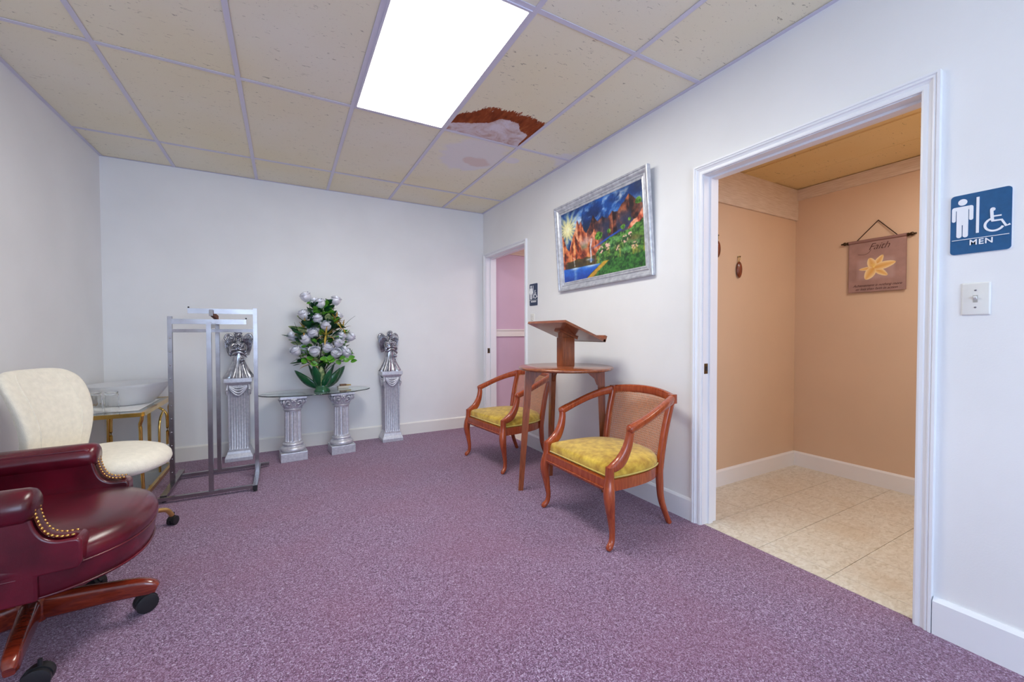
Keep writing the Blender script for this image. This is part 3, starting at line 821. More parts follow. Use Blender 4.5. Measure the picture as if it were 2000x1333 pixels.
# ================================================================== brass drinks cart with what stands on it
MAT['brass'] = mat('polished_brass', rgb(240, 202, 116), 0.18, 1.0, 0.0, 12, col2=rgb(216, 172, 84))
MAT['glass'] = glassmat('clear_glass', (0.99, 1.0, 1.0), 0.02, 1.25)
MAT['glass_edge'] = glassmat('green_edged_plate_glass', (0.80, 0.93, 0.89), 0.0, 1.5)
MAT['frost'] = glassmat('frosted_pressed_glass', (0.95, 0.96, 0.98), 0.35, 1.4, 0.5)
MAT['paper'] = mat('white_paper', (0.85, 0.85, 0.84), 0.7)
cx0, cx1, cy0, cy1, cz = -1.255, -0.848, 3.625, 4.44, 0.600
ct = empty('drinks_cart', ((cx0 + cx1) / 2, (cy0 + cy1) / 2, 0), 0, 'brass and glass drinks cart in the left corner behind the clothes rack', 'cart')
ox, oy = (cx0 + cx1) / 2, (cy0 + cy1) / 2
hx, hy = (cx1 - cx0) / 2, (cy1 - cy0) / 2
def cbar(name, a, b, w=0.022, h=0.026, par=None): return MB().bar(a, b, w, h).build(name, MAT['brass'], par or ct)
for z, nme in ((cz - 0.013, 'top_rail'), (0.024, 'lower_rail')):
    cbar(nme, (-hx, -hy, z), (hx, -hy, z)); cbar(nme, (-hx, hy, z), (hx, hy, z))
    cbar(nme, (-hx, -hy + 0.011, z), (-hx, hy - 0.011, z)); cbar(nme, (hx, -hy + 0.011, z), (hx, hy - 0.011, z))
MB().box(-hx + 0.009, hx - 0.009, -hy + 0.009, hy - 0.009, cz - 0.008, cz - 0.002).build('glass_shelf', MAT['glass_edge'], ct)
MB().box(-hx + 0.009, hx - 0.009, -hy + 0.009, hy - 0.009, 0.030, 0.036).build('glass_shelf', MAT['glass_edge'], ct)
for sx in (-1, 1):
    for sy in (-1, 1):
        x, y = sx * hx, sy * hy
        P = catmull([(x, y, cz - 0.02), (x - sx * 0.004, y - sy * 0.004, cz - 0.05), (x - sx * 0.014, y - sy * 0.012, cz - 0.085), (x - sx * 0.012, y - sy * 0.012, cz - 0.13), (x - sx * 0.010, y - sy * 0.010, 0.30), (x - sx * 0.002, y - sy * 0.002, 0.10), (x, y, 0.005)], 6)
        MB().sweep(P, 0.0105, 12).build('leg', MAT['brass'], ct, 60)
    # curved tube braces at the back
    P = catmull([(sx * 0.175, hy - 0.012, 0.20), (sx * 0.175, hy - 0.012, 0.40), (sx * 0.165, hy - 0.012, 0.47), (sx * 0.12, hy - 0.012, 0.515), (sx * 0.075, hy - 0.012, 0.525)], 6)
    MB().sweep(P, 0.009, 10).build('brace_tube', MAT['brass'], ct, 60)
MB().bar((0.06, hy - 0.012, 0.20), (0.06, hy - 0.012, 0.53), 0.020).build('brace_tube', MAT['brass'], ct)
P = catmull([(hx - 0.008, 0.05, 0.06), (hx - 0.008, 0.05, 0.34), (hx - 0.008, 0.07, 0.45), (hx - 0.008, 0.14, 0.50), (hx - 0.008, 0.20, 0.51)], 6)
MB().sweep(P, 0.008, 10).build('brace_tube', MAT['brass'], ct, 60)
MB().lathe([(0.010, 0), (0.012, 0.008), (0.008, 0.02)], 12, (hx - 0.008, hy - 0.02, 0.037)).build('knob', MAT['paper'], ct, 50)
pm = MB().box(-0.17, 0.17, -0.30, 0.27, 0, 0.0012).build('paper_mat', MAT['paper'], None, None, (ox - 0.01, oy, cz))
tag(pm, 'white paper mat lying on the glass top of the brass cart', 'paper mat')
bowl = MB()
prof = [(0.02, 0.004), (0.13, 0.004), (0.145, 0.010), (0.178, 0.05), (0.212, 0.095), (0.240, 0.135), (0.252, 0.153), (0.250, 0.158), (0.245, 0.156), (0.231, 0.135), (0.203, 0.096), (0.168, 0.052), (0.136, 0.015), (0.02, 0.012)]
bowl.lathe(prof, 64, rf=lambda a, i, r: r * (1 + (0.006 * math.sin(24 * a) if 3 <= i <= 6 else 0)))
bo = bowl.build('bowl', MAT['frost'], None, 60, (-1.035, 4.12, cz + 0.0012))
bo.rotation_euler = (0, math.radians(-1.2), 0)
tag(bo, 'large frosted glass bowl sitting on the brass cart', 'bowl')
def tumbler(loc, label):
    g = MB(); h = 0.138
    g.lathe([(0.028, h - 0.004), (0.0335, h), (0.0345, h - 0.004), (0.037, h * 0.5), (0.040, 0.0), (0.0382, 0.0), (0.0350, h * 0.5), (0.0322, h - 0.016), (0.01, h - 0.014)], 32,
            rf=lambda a, i, r: r * (1 + (0.03 * math.cos(10 * a) if 1 <= i <= 3 else 0)), cap=False)
    g.lathe([(0.0, h), (0.0335, h)], 32, cap=False); g.lathe([(0.0, h - 0.014), (0.01, h - 0.014)], 32, cap=False)
    o = g.build('glass_tumbler', MAT['glass'], None, 50, loc)
    return tag(o, label, 'glass', 'upturned tumblers on the cart')
tumbler((-1.115, 3.745, cz + 0.0012), 'upturned glass tumbler closer to the white chair back, on the cart')
tumbler((-1.025, 3.72, cz + 0.0012), 'upturned glass tumbler in front of the bowl, on the cart')

# ================================================================== white swivel chair
MAT['cream_fabric'] = mat('cream_boucle_fabric', rgb(236, 228, 210), 0.9, 0, 0.05, 40, 0.5, 300, sheen=0.3)
MAT['gold_tube'] = mat('satin_gold_tube', rgb(224, 184, 116), 0.28, 1.0)
MAT['grey_metal'] = mat('grey_steel', rgb(130, 132, 138), 0.4, 0.8)
WCH = (-0.855, 2.875)
wc = empty('swivel_chair', (*WCH, 0), math.radians(-20), 'cream upholstered swivel chair on gold legs behind the burgundy armchair', 'chair')
def seat_ring(sc, z, n=44, front=0.300, back=0.19, half=0.262):
    r = []
    for k in range(n):
        a = 2 * PI * k / n; c, s = math.cos(a), math.sin(a)
        x = (front if c > 0 else back) * math.copysign(abs(c) ** 0.85, c); y = half * math.copysign(abs(s) ** 0.85, s)
        # waterfall front edge
        r.append((x * sc, y * sc, z - (0.018 * max(0, c) ** 2 * sc ** 4)))
    return r
rings = [seat_ring(s, z) for s, z in ((0.70, 0.428), (0.88, 0.434), (0.97, 0.450), (1.0, 0.474), (0.985, 0.496), (0.93, 0.514), (0.80, 0.527), (0.55, 0.534), (0.25, 0.536))]
MB().loft(rings).build('seat', MAT['cream_fabric'], wc, 80)
# shaped back: S-curved slab with a raised centre panel
def back_sec(z, w, x, th, n=28, bulge=0.0):
    r = []
    for k in range(n):
        a = 2 * PI * k / n; c, s = math.cos(a), math.sin(a)
        yy = w * math.copysign(abs(s) ** 0.55, s)
        xx = x + th * math.copysign(abs(c) ** 0.7, c) + 0.045 * (yy / 0.22) ** 2
        r.append((xx, yy, z))
    return r
secs = [(0.455, 0.14, -0.195, 0.03), (0.5, 0.163, -0.201, 0.036), (0.57, 0.175, -0.197, 0.038), (0.65, 0.186, -0.193, 0.038), (0.73, 0.199, -0.205, 0.037), (0.8, 0.206, -0.225, 0.035), (0.86, 0.208, -0.25, 0.032), (0.905, 0.197, -0.271, 0.03), (0.935, 0.169, -0.285, 0.025), (0.95, 0.13, -0.291, 0.016), (0.955, 0.074, -0.292, 0.006)]
sm = catmull([tuple(s) for s in secs], 3)
MB().loft([back_sec(*s) for s in sm]).build('backrest', MAT['cream_fabric'], wc, 70)
for sy in (-1, 1):
    pts = []; 
    for z, w, x, th in sm[2:-6]:
        yy = sy * w * 0.62; pts.append((x + th + 0.045 * (yy / 0.22) ** 2 - 0.003, yy, z))
    MB().sweep(pts, 0.004, 6).build('seam_piping', MAT['cream_fabric'], wc, 80)
MB().lathe([(0.028, 0.10), (0.028, 0.25), (0.020, 0.255), (0.020, 0.42)], 20).build('gas_lift', MAT['grey_metal'], wc, 40)
MB().bbox(-0.11, 0.11, -0.08, 0.08, 0.408, 0.434, 0.006).build('seat_plate', MAT['grey_metal'], wc)
MB().bar((-0.10, 0, 0.415), (-0.215, 0, 0.405), 0.06, 0.010).build('back_bracket', MAT['grey_metal'], wc)
MB().sweep(catmull([(-0.205, 0, 0.395), (-0.232, 0, 0.43), (-0.235, 0, 0.50), (-0.232, 0, 0.60)], 5), (0.028, 0.006), 8, 4).build('back_bracket', MAT['grey_metal'], wc)
def build_caster(par, loc, rz, r=0.026, w=0.013, stem=0.02):
    M = Matrix.Translation(loc) @ Matrix.Rotation(rz, 4, 'Z')
    g = MB()
    for s in (-1, 1):
        q = MB().lathe([(0.004, -w), (r * 0.55, -w), (r * 0.92, -w * 0.7), (r, -w * 0.2), (r, w * 0.5), (r * 0.8, w * 0.6), (0.004, w * 0.6)], 22)
        q.xf(Matrix.Translation((0, s * (w * 0.95), r)) @ Matrix.Rotation(s * -PI / 2, 4, 'X'))
        g.add(q.v, q.f)
    wh = g.xf(M).build('caster', MAT['black_rubber'], par, 50)
    h = MB()
    pts = [(math.cos(a) * (r + 0.003), r + math.sin(a) * (r + 0.003)) for a in [math.radians(d) for d in range(15, 170, 12)]]
    inn = [(math.cos(a) * (r - 0.004), r + math.sin(a) * (r - 0.004)) for a in [math.radians(d) for d in range(165, 10, -12)]]
    h.prism(pts + inn, 1, -w * 0.55, w * 0.55)
    h.lathe([(0.006, r * 1.6), (0.006, 2 * r + stem)], 12, (0.006, 0, 0))
    h.xf(M).build('caster_hood', MAT['black_rubber'], wh, 40)
    return wh
ang0 = math.atan2(3.088 - WCH[1], -0.584 - WCH[0]) + math.radians(20)
for deg in (0, 80, 165, 244):
    a = ang0 + math.radians(deg)
    ca, sa = math.cos(a), math.sin(a)
    P = catmull([(0.02 * ca, 0.02 * sa, 0.130), (0.10 * ca, 0.10 * sa, 0.128), (0.20 * ca, 0.20 * sa, 0.122), (0.295 * ca, 0.295 * sa, 0.104), (0.325 * ca, 0.325 * sa, 0.070), (0.331 * ca, 0.331 * sa, 0.056)], 6)
    MB().sweep(P, 0.0125, 12).build('base_leg', MAT['gold_tube'], wc, 60)
    build_caster(wc, (0.335 * ca, 0.335 * sa, 0.0), a + 0.5)
MB().lathe([(0.032, 0.105), (0.034, 0.115), (0.034, 0.145), (0.028, 0.155)], 20).build('hub', MAT['gold_tube'], wc, 40)

# ================================================================== burgundy leather office armchair
MAT['leather'] = mat('burgundy_leather', rgb(104, 14, 34), 0.25, 0, 0.0, 6.0, 0.10, 420, coat=0.15, coatr=0.12, col2=rgb(62, 8, 20))
MAT['mahogany'] = woodmat('mahogany_base', rgb(92, 26, 14), rgb(140, 50, 26), 0.22, 6.0, 0, 0.6)
MAT['nail'] = mat('brass_nail_head', rgb(214, 172, 96), 0.22, 1.0)
bc_ = empty('office_armchair', (-0.812, 2.19, 0), math.radians(3.5), 'burgundy leather office armchair with brass nail heads on a mahogany castor base', 'chair')
LE = MAT['leather']
def bplan(sc, n=56, front=0.335, half=0.355):
    r = []
    for k in range(n):
        a = 2 * PI * k / n; c, s = math.cos(a), math.sin(a)
        e = 2 / 2.35
        x = (front if c > 0 else 0.30) * math.copysign(abs(c) ** e, c); y = half * math.copysign(abs(s) ** e, s)
        r.append((x * sc if c > 0 else x, y * sc))
    return r
def bring(sc, z): return [(x, y, z) for x, y in bplan(sc)]
MB().loft([bring(0.96, 0.362), bring(0.99, 0.370), bring(1.0, 0.388), bring(0.99, 0.408), bring(0.955, 0.426), bring(0.88, 0.442), bring(0.74, 0.452), bring(0.5, 0.458), bring(0.2, 0.460)]).build('seat_cushion', LE, bc_, 80)
MB().loft([bring(0.93, 0.282), bring(0.955, 0.290), bring(0.97, 0.33), bring(0.972, 0.362)]).build('seat_rail', LE, bc_, 60)
MB().sweep([(x, y, 0.367) for x, y in bplan(0.985)], 0.0048, 8, close=True).build('welt', LE, bc_, 90)
MB().sweep([(x, y, 0.288) for x, y in bplan(0.958)], 0.0042, 8, close=True).build('welt', LE, bc_, 90)
front = catmull([(0.080, 0.628), (0.086, 0.59), (0.092, 0.552), (0.102, 0.515), (0.119, 0.487), (0.147, 0.472), (0.184, 0.470)], 5)
nail_me = MB().ball((0, 0, 0), (0.0056, 0.0056, 0.0036), 10, 6).mesh('nail', MAT['nail'], 90)
for s in (-1, 1):
    yi, yo = s * 0.268, s * 0.352
    poly = [(-0.34, 0.285), (0.098, 0.285), (0.098, 0.365), (0.190, 0.365), (0.200, 0.385), (0.200, 0.452), (0.192, 0.465)] + [(p[0] - 0.004, p[1] - 0.004) for p in front[::-1]][1:] + [(0.06, 0.632), (-0.34, 0.628)]
    ar = MB().prism(poly, 1, min(yi, yo), max(yi, yo)).build('arm', LE, bc_, 60)
    bv = ar.modifiers.new('soft_edges', 'BEVEL'); bv.width = 0.016; bv.segments = 4; bv.limit_method = 'ANGLE'; bv.angle_limit = math.radians(40)
    # padded roll along the top of the arm, turned outward
    P = [(-0.34, s * 0.318, 0.586), (-0.1, s * 0.318, 0.588), (0.03, s * 0.318, 0.588), (0.072, s * 0.318, 0.588), (0.088, s * 0.318, 0.588), (0.095, s * 0.318, 0.588)]
    MB().sweep(P, [(0.062, 0.056)] * 3 + [(0.061, 0.055), (0.054, 0.049), (0.040, 0.036)], 24, 2.0).build('arm_roll', LE, ar, 60)
    # facing strip with two rows of nails
    vs = []; yc = s * 0.316
    strip = front[3:]
    for i, p in enumerate(strip):
        wdt = 0.030 - 0.006 * i / len(strip)
        a = strip[min(i + 1, len(strip) - 1)]; b = strip[max(i - 1, 0)]
        t = np.array(a) - np.array(b); t = t / np.linalg.norm(t); nrm = np.array([-t[1], t[0]]);
        if nrm[1] < 0: nrm = -nrm
        for q, off in ((-1, 0.001), (-0.6, 0.006), (0.6, 0.006), (1, 0.001)):
            vs.append((p[0] + nrm[0] * off, yc + q * wdt, p[1] + nrm[1] * off))
    n = len(strip)
    st = MB().add(vs, [(4 * i + k, 4 * i + k + 1, 4 * i + k + 5, 4 * i + k + 4) for i in range(n - 1) for k in range(3)]).build('facing_strip', LE, ar, 60)
    # arc-length spaced nails
    S = [0]
    for i in range(1, n): S.append(S[-1] + float(np.linalg.norm(np.array(strip[i]) - np.array(strip[i - 1]))))
    cnt = 15
    for k in range(cnt):
        t = S[-1] * (k + 0.5) / cnt
        i = max(j for j in range(n) if S[j] <= t); i = min(i, n - 2)
        u = (t - S[i]) / (S[i + 1] - S[i]); p = np.array(strip[i]) * (1 - u) + np.array(strip[i + 1]) * u
        tg = np.array(strip[i + 1]) - np.array(strip[i]); tg /= np.linalg.norm(tg); nrm = np.array([-tg[1], tg[0]])
        if nrm[1] < 0: nrm = -nrm
        ang = math.atan2(nrm[0], nrm[1])
        for q in (-1, 1):
            wdt = 0.0215 if q * s > 0 else 0.0185
            inst(nail_me, 'nail', st, (p[0] + nrm[0] * 0.0045, yc + q * wdt, p[1] + nrm[1] * 0.0045), (0, ang, 0))
# padded back
rings = []
for z, x, w, th in ((0.30, -0.30, 0.30, 0.045), (0.45, -0.305, 0.335, 0.06), (0.60, -0.325, 0.345, 0.062), (0.75, -0.35, 0.34, 0.06), (0.90, -0.385, 0.325, 0.056), (0.98, -0.405, 0.30, 0.045), (1.02, -0.415, 0.25, 0.02)):
    r = []
    for k in range(28):
        a = 2 * PI * k / 28; c, s = math.cos(a), math.sin(a)
        r.append((x + th * math.copysign(abs(c) ** 0.7, c), w * math.copysign(abs(s) ** 0.6, s), z))
    rings.append(r)
MB().loft(rings).build('backrest', LE, bc_, 60)
MB().bbox(-0.17, 0.15, -0.15, 0.15, 0.262, 0.290, 0.006).build('seat_plate', MAT['black_rubber'], bc_)
bx_, by_ = -0.010, -0.0395
MB().lathe([(0.034, 0.10), (0.034, 0.185), (0.024, 0.19), (0.024, 0.27)], 20, (bx_, by_, 0)).build('column', MAT['black_rubber'], bc_, 40)
for k in range(5):
    a = math.radians(-8.5 - 72 * k); ca, sa = math.cos(a), math.sin(a)
    P = catmull([(0.0, 0, 0.128), (0.10, 0, 0.130), (0.20, 0, 0.131), (0.30, 0, 0.128), (0.340, 0, 0.121), (0.362, 0, 0.112)], 5)
    R = catmull([(0.026, 0.044), (0.026, 0.042), (0.024, 0.037), (0.022, 0.033), (0.020, 0.028), (0.013, 0.017)], 5)
    P = [(bx_ + p[0] * ca, by_ + p[0] * sa, p[2]) for p in P]
    MB().sweep(P, [tuple(r) for r in R], 14, 3.6).build('base_leg', MAT['mahogany'], bc_, 50)
    build_caster(bc_, (bx_ + 0.312 * math.cos(a + 0.16), by_ + 0.312 * math.sin(a + 0.16), 0), a + (0.6 if k == 0 else 1.4), 0.036, 0.016, 0.022)
MB().lathe([(0.045, 0.085), (0.048, 0.095), (0.048, 0.165), (0.040, 0.176)], 24, (bx_, by_, 0)).build('hub', MAT['mahogany'], bc_, 40)

# ================================================================== silver plaster pedestals
MAT['silver'] = mat('silver_painted_plaster', rgb(214, 214, 220), 0.38, 0.5, 0.0, 60.0, 0.12, 160, col2=rgb(190, 190, 200), detail=5)
MAT['silver_bright'] = mat('bright_silver_resin', rgb(196, 198, 206), 0.20, 0.9, 0.0, 30.0, 0.1, 120, col2=rgb(136, 138, 148))
def make_pedestal():
    root = empty('pedestal', (0, 0, 0)); S = MAT['silver']
    MB().bbox(-0.105, 0.105, -0.105, 0.105, 0.0, 0.034, 0.004).build('plinth', S, root)
    rg = []
    for hw, z in ((0.104, 0.034), (0.100, 0.044), (0.090, 0.066), (0.084, 0.085), (0.084, 0.092), (0.079, 0.094), (0.079, 0.102)):
        rg.append([(-hw, -hw, z), (hw, -hw, z), (hw, hw, z), (-hw, hw, z)])
    MB().loft(rg).build('base_moulding', S, root)
    # fluted square shaft
    def outline(hw, depth, z):
        r = []; nf = 8; m = 8
        for side in range(4):
            for k in range(nf * m):
                t = k / (nf * m); u = -1 + 2 * t
                edge = min(t, 1 - t) * nf
                d = 0 if edge < 0.25 else depth * max(0.0, math.sin((t * nf % 1.0) * PI)) ** 0.6
                x, y = u * hw, -hw + d
                for _ in range(side): x, y = -y, x
                r.append((x, y, z))
        return r
    MB().loft([outline(0.075, 0.0, 0.100), outline(0.0752, 0.002, 0.112), outline(0.0755, 0.0100, 0.125), outline(0.0775, 0.0100, 0.630), outline(0.078, 0.0, 0.650), outline(0.078, 0.0, 0.680)]).build('shaft', S, root, 35)
    rg = []
    for hw, z in ((0.079, 0.672), (0.086, 0.678), (0.094, 0.690), (0.096, 0.698)):
        rg.append([(-hw, -hw, z), (hw, -hw, z), (hw, hw, z), (-hw, hw, z)])
    MB().loft(rg).build('neck_moulding', S, root)
    MB().bbox(-0.105, 0.105, -0.105, 0.105, 0.698, 0.735, 0.004).build('top_slab', S, root)
    # cloth swags with corner tassels on each face
    for side in range(4):
        M = Matrix.Rotation(side * PI / 2, 4, 'Z'); g = MB()
        for j, (sag, z0, r) in enumerate(((0.016, 0.668, 0.007), (0.034, 0.664, 0.009), (0.052, 0.658, 0.010), (0.066, 0.650, 0.008))):
            g.sweep([(-0.066 + 0.132 * k / 14, -0.083 - 0.004 * math.sin(PI * k / 14), z0 - sag * math.sin(PI * k / 14)) for k in range(15)], (r * 0.8, r), 8)
        g.xf(M).build('swag', S, root, 70)
        t = MB(); P = catmull([(0.079, -0.079, 0.676), (0.082, -0.082, 0.655), (0.084, -0.084, 0.625), (0.081, -0.081, 0.600), (0.080, -0.080, 0.578)], 4)
        t.sweep(P, [tuple(r) for r in catmull([(0.012, 0.012), (0.009, 0.009), (0.013, 0.013), (0.011, 0.011), (0.004, 0.004)], 4)], 9)
        t.xf(M).build('tassel', S, root, 70)
    return root
pd1 = make_pedestal(); pd1.location = (-0.366, 4.435, 0)
tag(pd1, 'silver fluted square pedestal seen through the clothes rack', 'pedestal', 'silver square pedestals against the back wall')
pd2 = copy_tree(pd1); pd2.location = (0.977, 4.428, 0)
tag(pd2, 'silver fluted square pedestal standing alone right of the glass table', 'pedestal', 'silver square pedestals against the back wall')

# ================================================================== silver angel statues
def make_angel():
    root = empty('angel_statue', (0, 0, 0)); S = MAT['silver_bright']
    # swirling pleated gown
    prof = catmull([(0.108, 0.0), (0.107, 0.008), (0.088, 0.045), (0.064, 0.10), (0.046, 0.155), (0.037, 0.205), (0.036, 0.225)], 5)
    def rf(a, i, r):
        z = prof[i][1]; k = max(0.0, 1 - z / 0.21)
        return r * (1 + k * (0.10 * math.sin(13 * a + 1.5 * k) + 0.05 * math.sin(7 * a + 2)))
    MB().lathe([tuple(p) for p in prof], 120, rf=rf, sx=1.0, sy=0.72).build('gown', S, root, 80)
    b = MB()
    b.ball((0, 0, 0.262), (0.037, 0.028, 0.062), 24, 16)                        # bodice
    b.sweep(catmull([(0, 0, 0.30), (0.0, -0.004, 0.335), (0.002, -0.008, 0.352)], 4), [0.024] * 3 + [0.014] * 6, 14)
    for s in (-1, 1):                                                            # arms folded around the posy
        b.sweep(catmull([(s * 0.034, 0.002, 0.305), (s * 0.052, -0.012, 0.278), (s * 0.050, -0.034, 0.252), (s * 0.024, -0.052, 0.252), (s * 0.004, -0.056, 0.262)], 5),
                [tuple(q) for q in catmull([(0.017, 0.017), (0.017, 0.017), (0.015, 0.015), (0.012, 0.012), (0.008, 0.008)], 5)], 12)
        b.sweep(catmull([(s * 0.048, -0.030, 0.258), (s * 0.060, -0.036, 0.225), (s * 0.055, -0.036, 0.19)], 5), [tuple(q) for q in catmull([(0.016, 0.016), (0.014, 0.010), (0.004, 0.003)], 5)], 10)
    bo_ = b.build('torso', S, root, 80)
    rm = bo_.modifiers.new('blend', 'REMESH'); rm.mode = 'VOXEL'; rm.voxel_size = 0.0035; rm.use_smooth_shade = True
    # sash round the waist, sweeping to one side
    MB().sweep(catmull([(-0.062, -0.02, 0.205), (-0.035, -0.040, 0.214), (0.0, -0.046, 0.232), (0.030, -0.042, 0.222), (0.058, -0.03, 0.196), (0.070, -0.028, 0.188)], 6), [tuple(q) for q in catmull([(0.004, 0.006), (0.010, 0.014), (0.010, 0.014), (0.010, 0.012), (0.009, 0.010), (0.010, 0.010)], 6)], 12).build('sash', S, root, 80)
    h = MB(); h.ball((0.0, -0.012, 0.382), (0.0235, 0.026, 0.031), 22, 16)
    h.ball((0.0, -0.040, 0.378), (0.0045, 0.006, 0.007), 10, 8); h.ball((0.0, -0.034, 0.362), (0.009, 0.006, 0.004), 10, 8)
    for s in (-1, 1): h.ball((s * 0.0095, -0.0345, 0.388), (0.0045, 0.003, 0.003), 8, 6)
    hd = h.build('head', S, root, 90)
    r = MB()
    for k in range(26):                                                          # curls
        a = random.uniform(0, 2 * PI); ph = random.uniform(0.1, 1.5)
        x, y, z = 0.026 * math.sin(ph) * math.cos(a), 0.028 * math.sin(ph) * math.sin(a), 0.031 * math.cos(ph)
        if y < -0.012 and z < 0.016: continue
        r.ball((x, -0.010 + y, 0.386 + z), 0.0095, 8, 6)
    for s in (-1, 1):
        for k in range(4): r.ball((s * (0.024 + 0.002 * k), 0.0, 0.375 - 0.013 * k), 0.010, 8, 6)
    r.build('hair', S, hd, 90)
    # wings: scalloped tiers of feathers
    for s in (-1, 1):
        w = MB()
        w.sweep(catmull([(s * 0.018, 0.034, 0.300), (s * 0.040, 0.042, 0.352), (s * 0.068, 0.046, 0.385), (s * 0.094, 0.044, 0.380), (s * 0.110, 0.038, 0.340)], 6),
                [tuple(q) for q in catmull([(0.012, 0.010), (0.016, 0.012), (0.018, 0.012), (0.016, 0.011), (0.010, 0.008)], 6)], 12)
        for tier, (nf, ln, y, wd) in enumerate(((9, 0.060, 0.034, 0.012), (9, 0.105, 0.042, 0.013), (8, 0.165, 0.050, 0.013))):
            for k in range(nf):
                t = k / (nf - 1)
                x0_ = s * (0.024 + 0.086 * t); z0_ = 0.335 + 0.045 * math.sin(PI * (0.15 + 0.75 * t))
                L_ = ln * (0.72 + 0.38 * math.sin(PI * (0.12 + 0.7 * t)))
                dx = s * (0.006 - 0.030 * t) * (1 + tier * 0.2)
                w.sweep(catmull([(x0_, y - 0.012, z0_), (x0_ + dx * 0.4, y - 0.014, z0_ - L_ * 0.5), (x0_ + dx, y - 0.008, z0_ - L_)], 4), [tuple(q) for q in catmull([(0.006, 0.004), (wd * 0.72, 0.0045), (0.003, 0.002)], 4)], 8)
        w.build('wing', S, root, 80)
    # posy held at the chest, little dove below it
    p = MB()
    for k in range(22):
        a = random.uniform(0, 2 * PI); q = random.uniform(0, 1) ** 0.5
        p.ball((0.040 * q * math.cos(a), -0.058 - 0.010 * (1 - q), 0.292 + 0.026 * q * math.sin(a)), random.uniform(0.007, 0.011), 8, 6)
    p.build('posy', S, root, 90)
    d = MB(); d.ball((0.030, -0.066, 0.158), (0.013, 0.012, 0.020), 12, 10); d.ball((0.030, -0.074, 0.180), 0.009, 10, 8)
    d.ball((0.046, -0.060, 0.160), (0.006, 0.010, 0.018), 8, 8); d.ball((0.016, -0.062, 0.160), (0.006, 0.010, 0.018), 8, 8); d.ball((0.032, -0.066, 0.130), (0.007, 0.006, 0.016), 8, 8)
    d.build('dove', S, root, 90)
    return root
an1 = make_angel(); an1.location = (-0.366, 4.430, 0.735)
tag(an1, 'silver winged angel statue on the pedestal behind the clothes rack', 'statue', 'silver angel statues')
an2 = copy_tree(an1); an2.location = (0.972, 4.424, 0.735); an2.rotation_euler = (0, 0, 0.16)
tag(an2, 'silver winged angel statue on the pedestal right of the flowers', 'statue', 'silver angel statues')

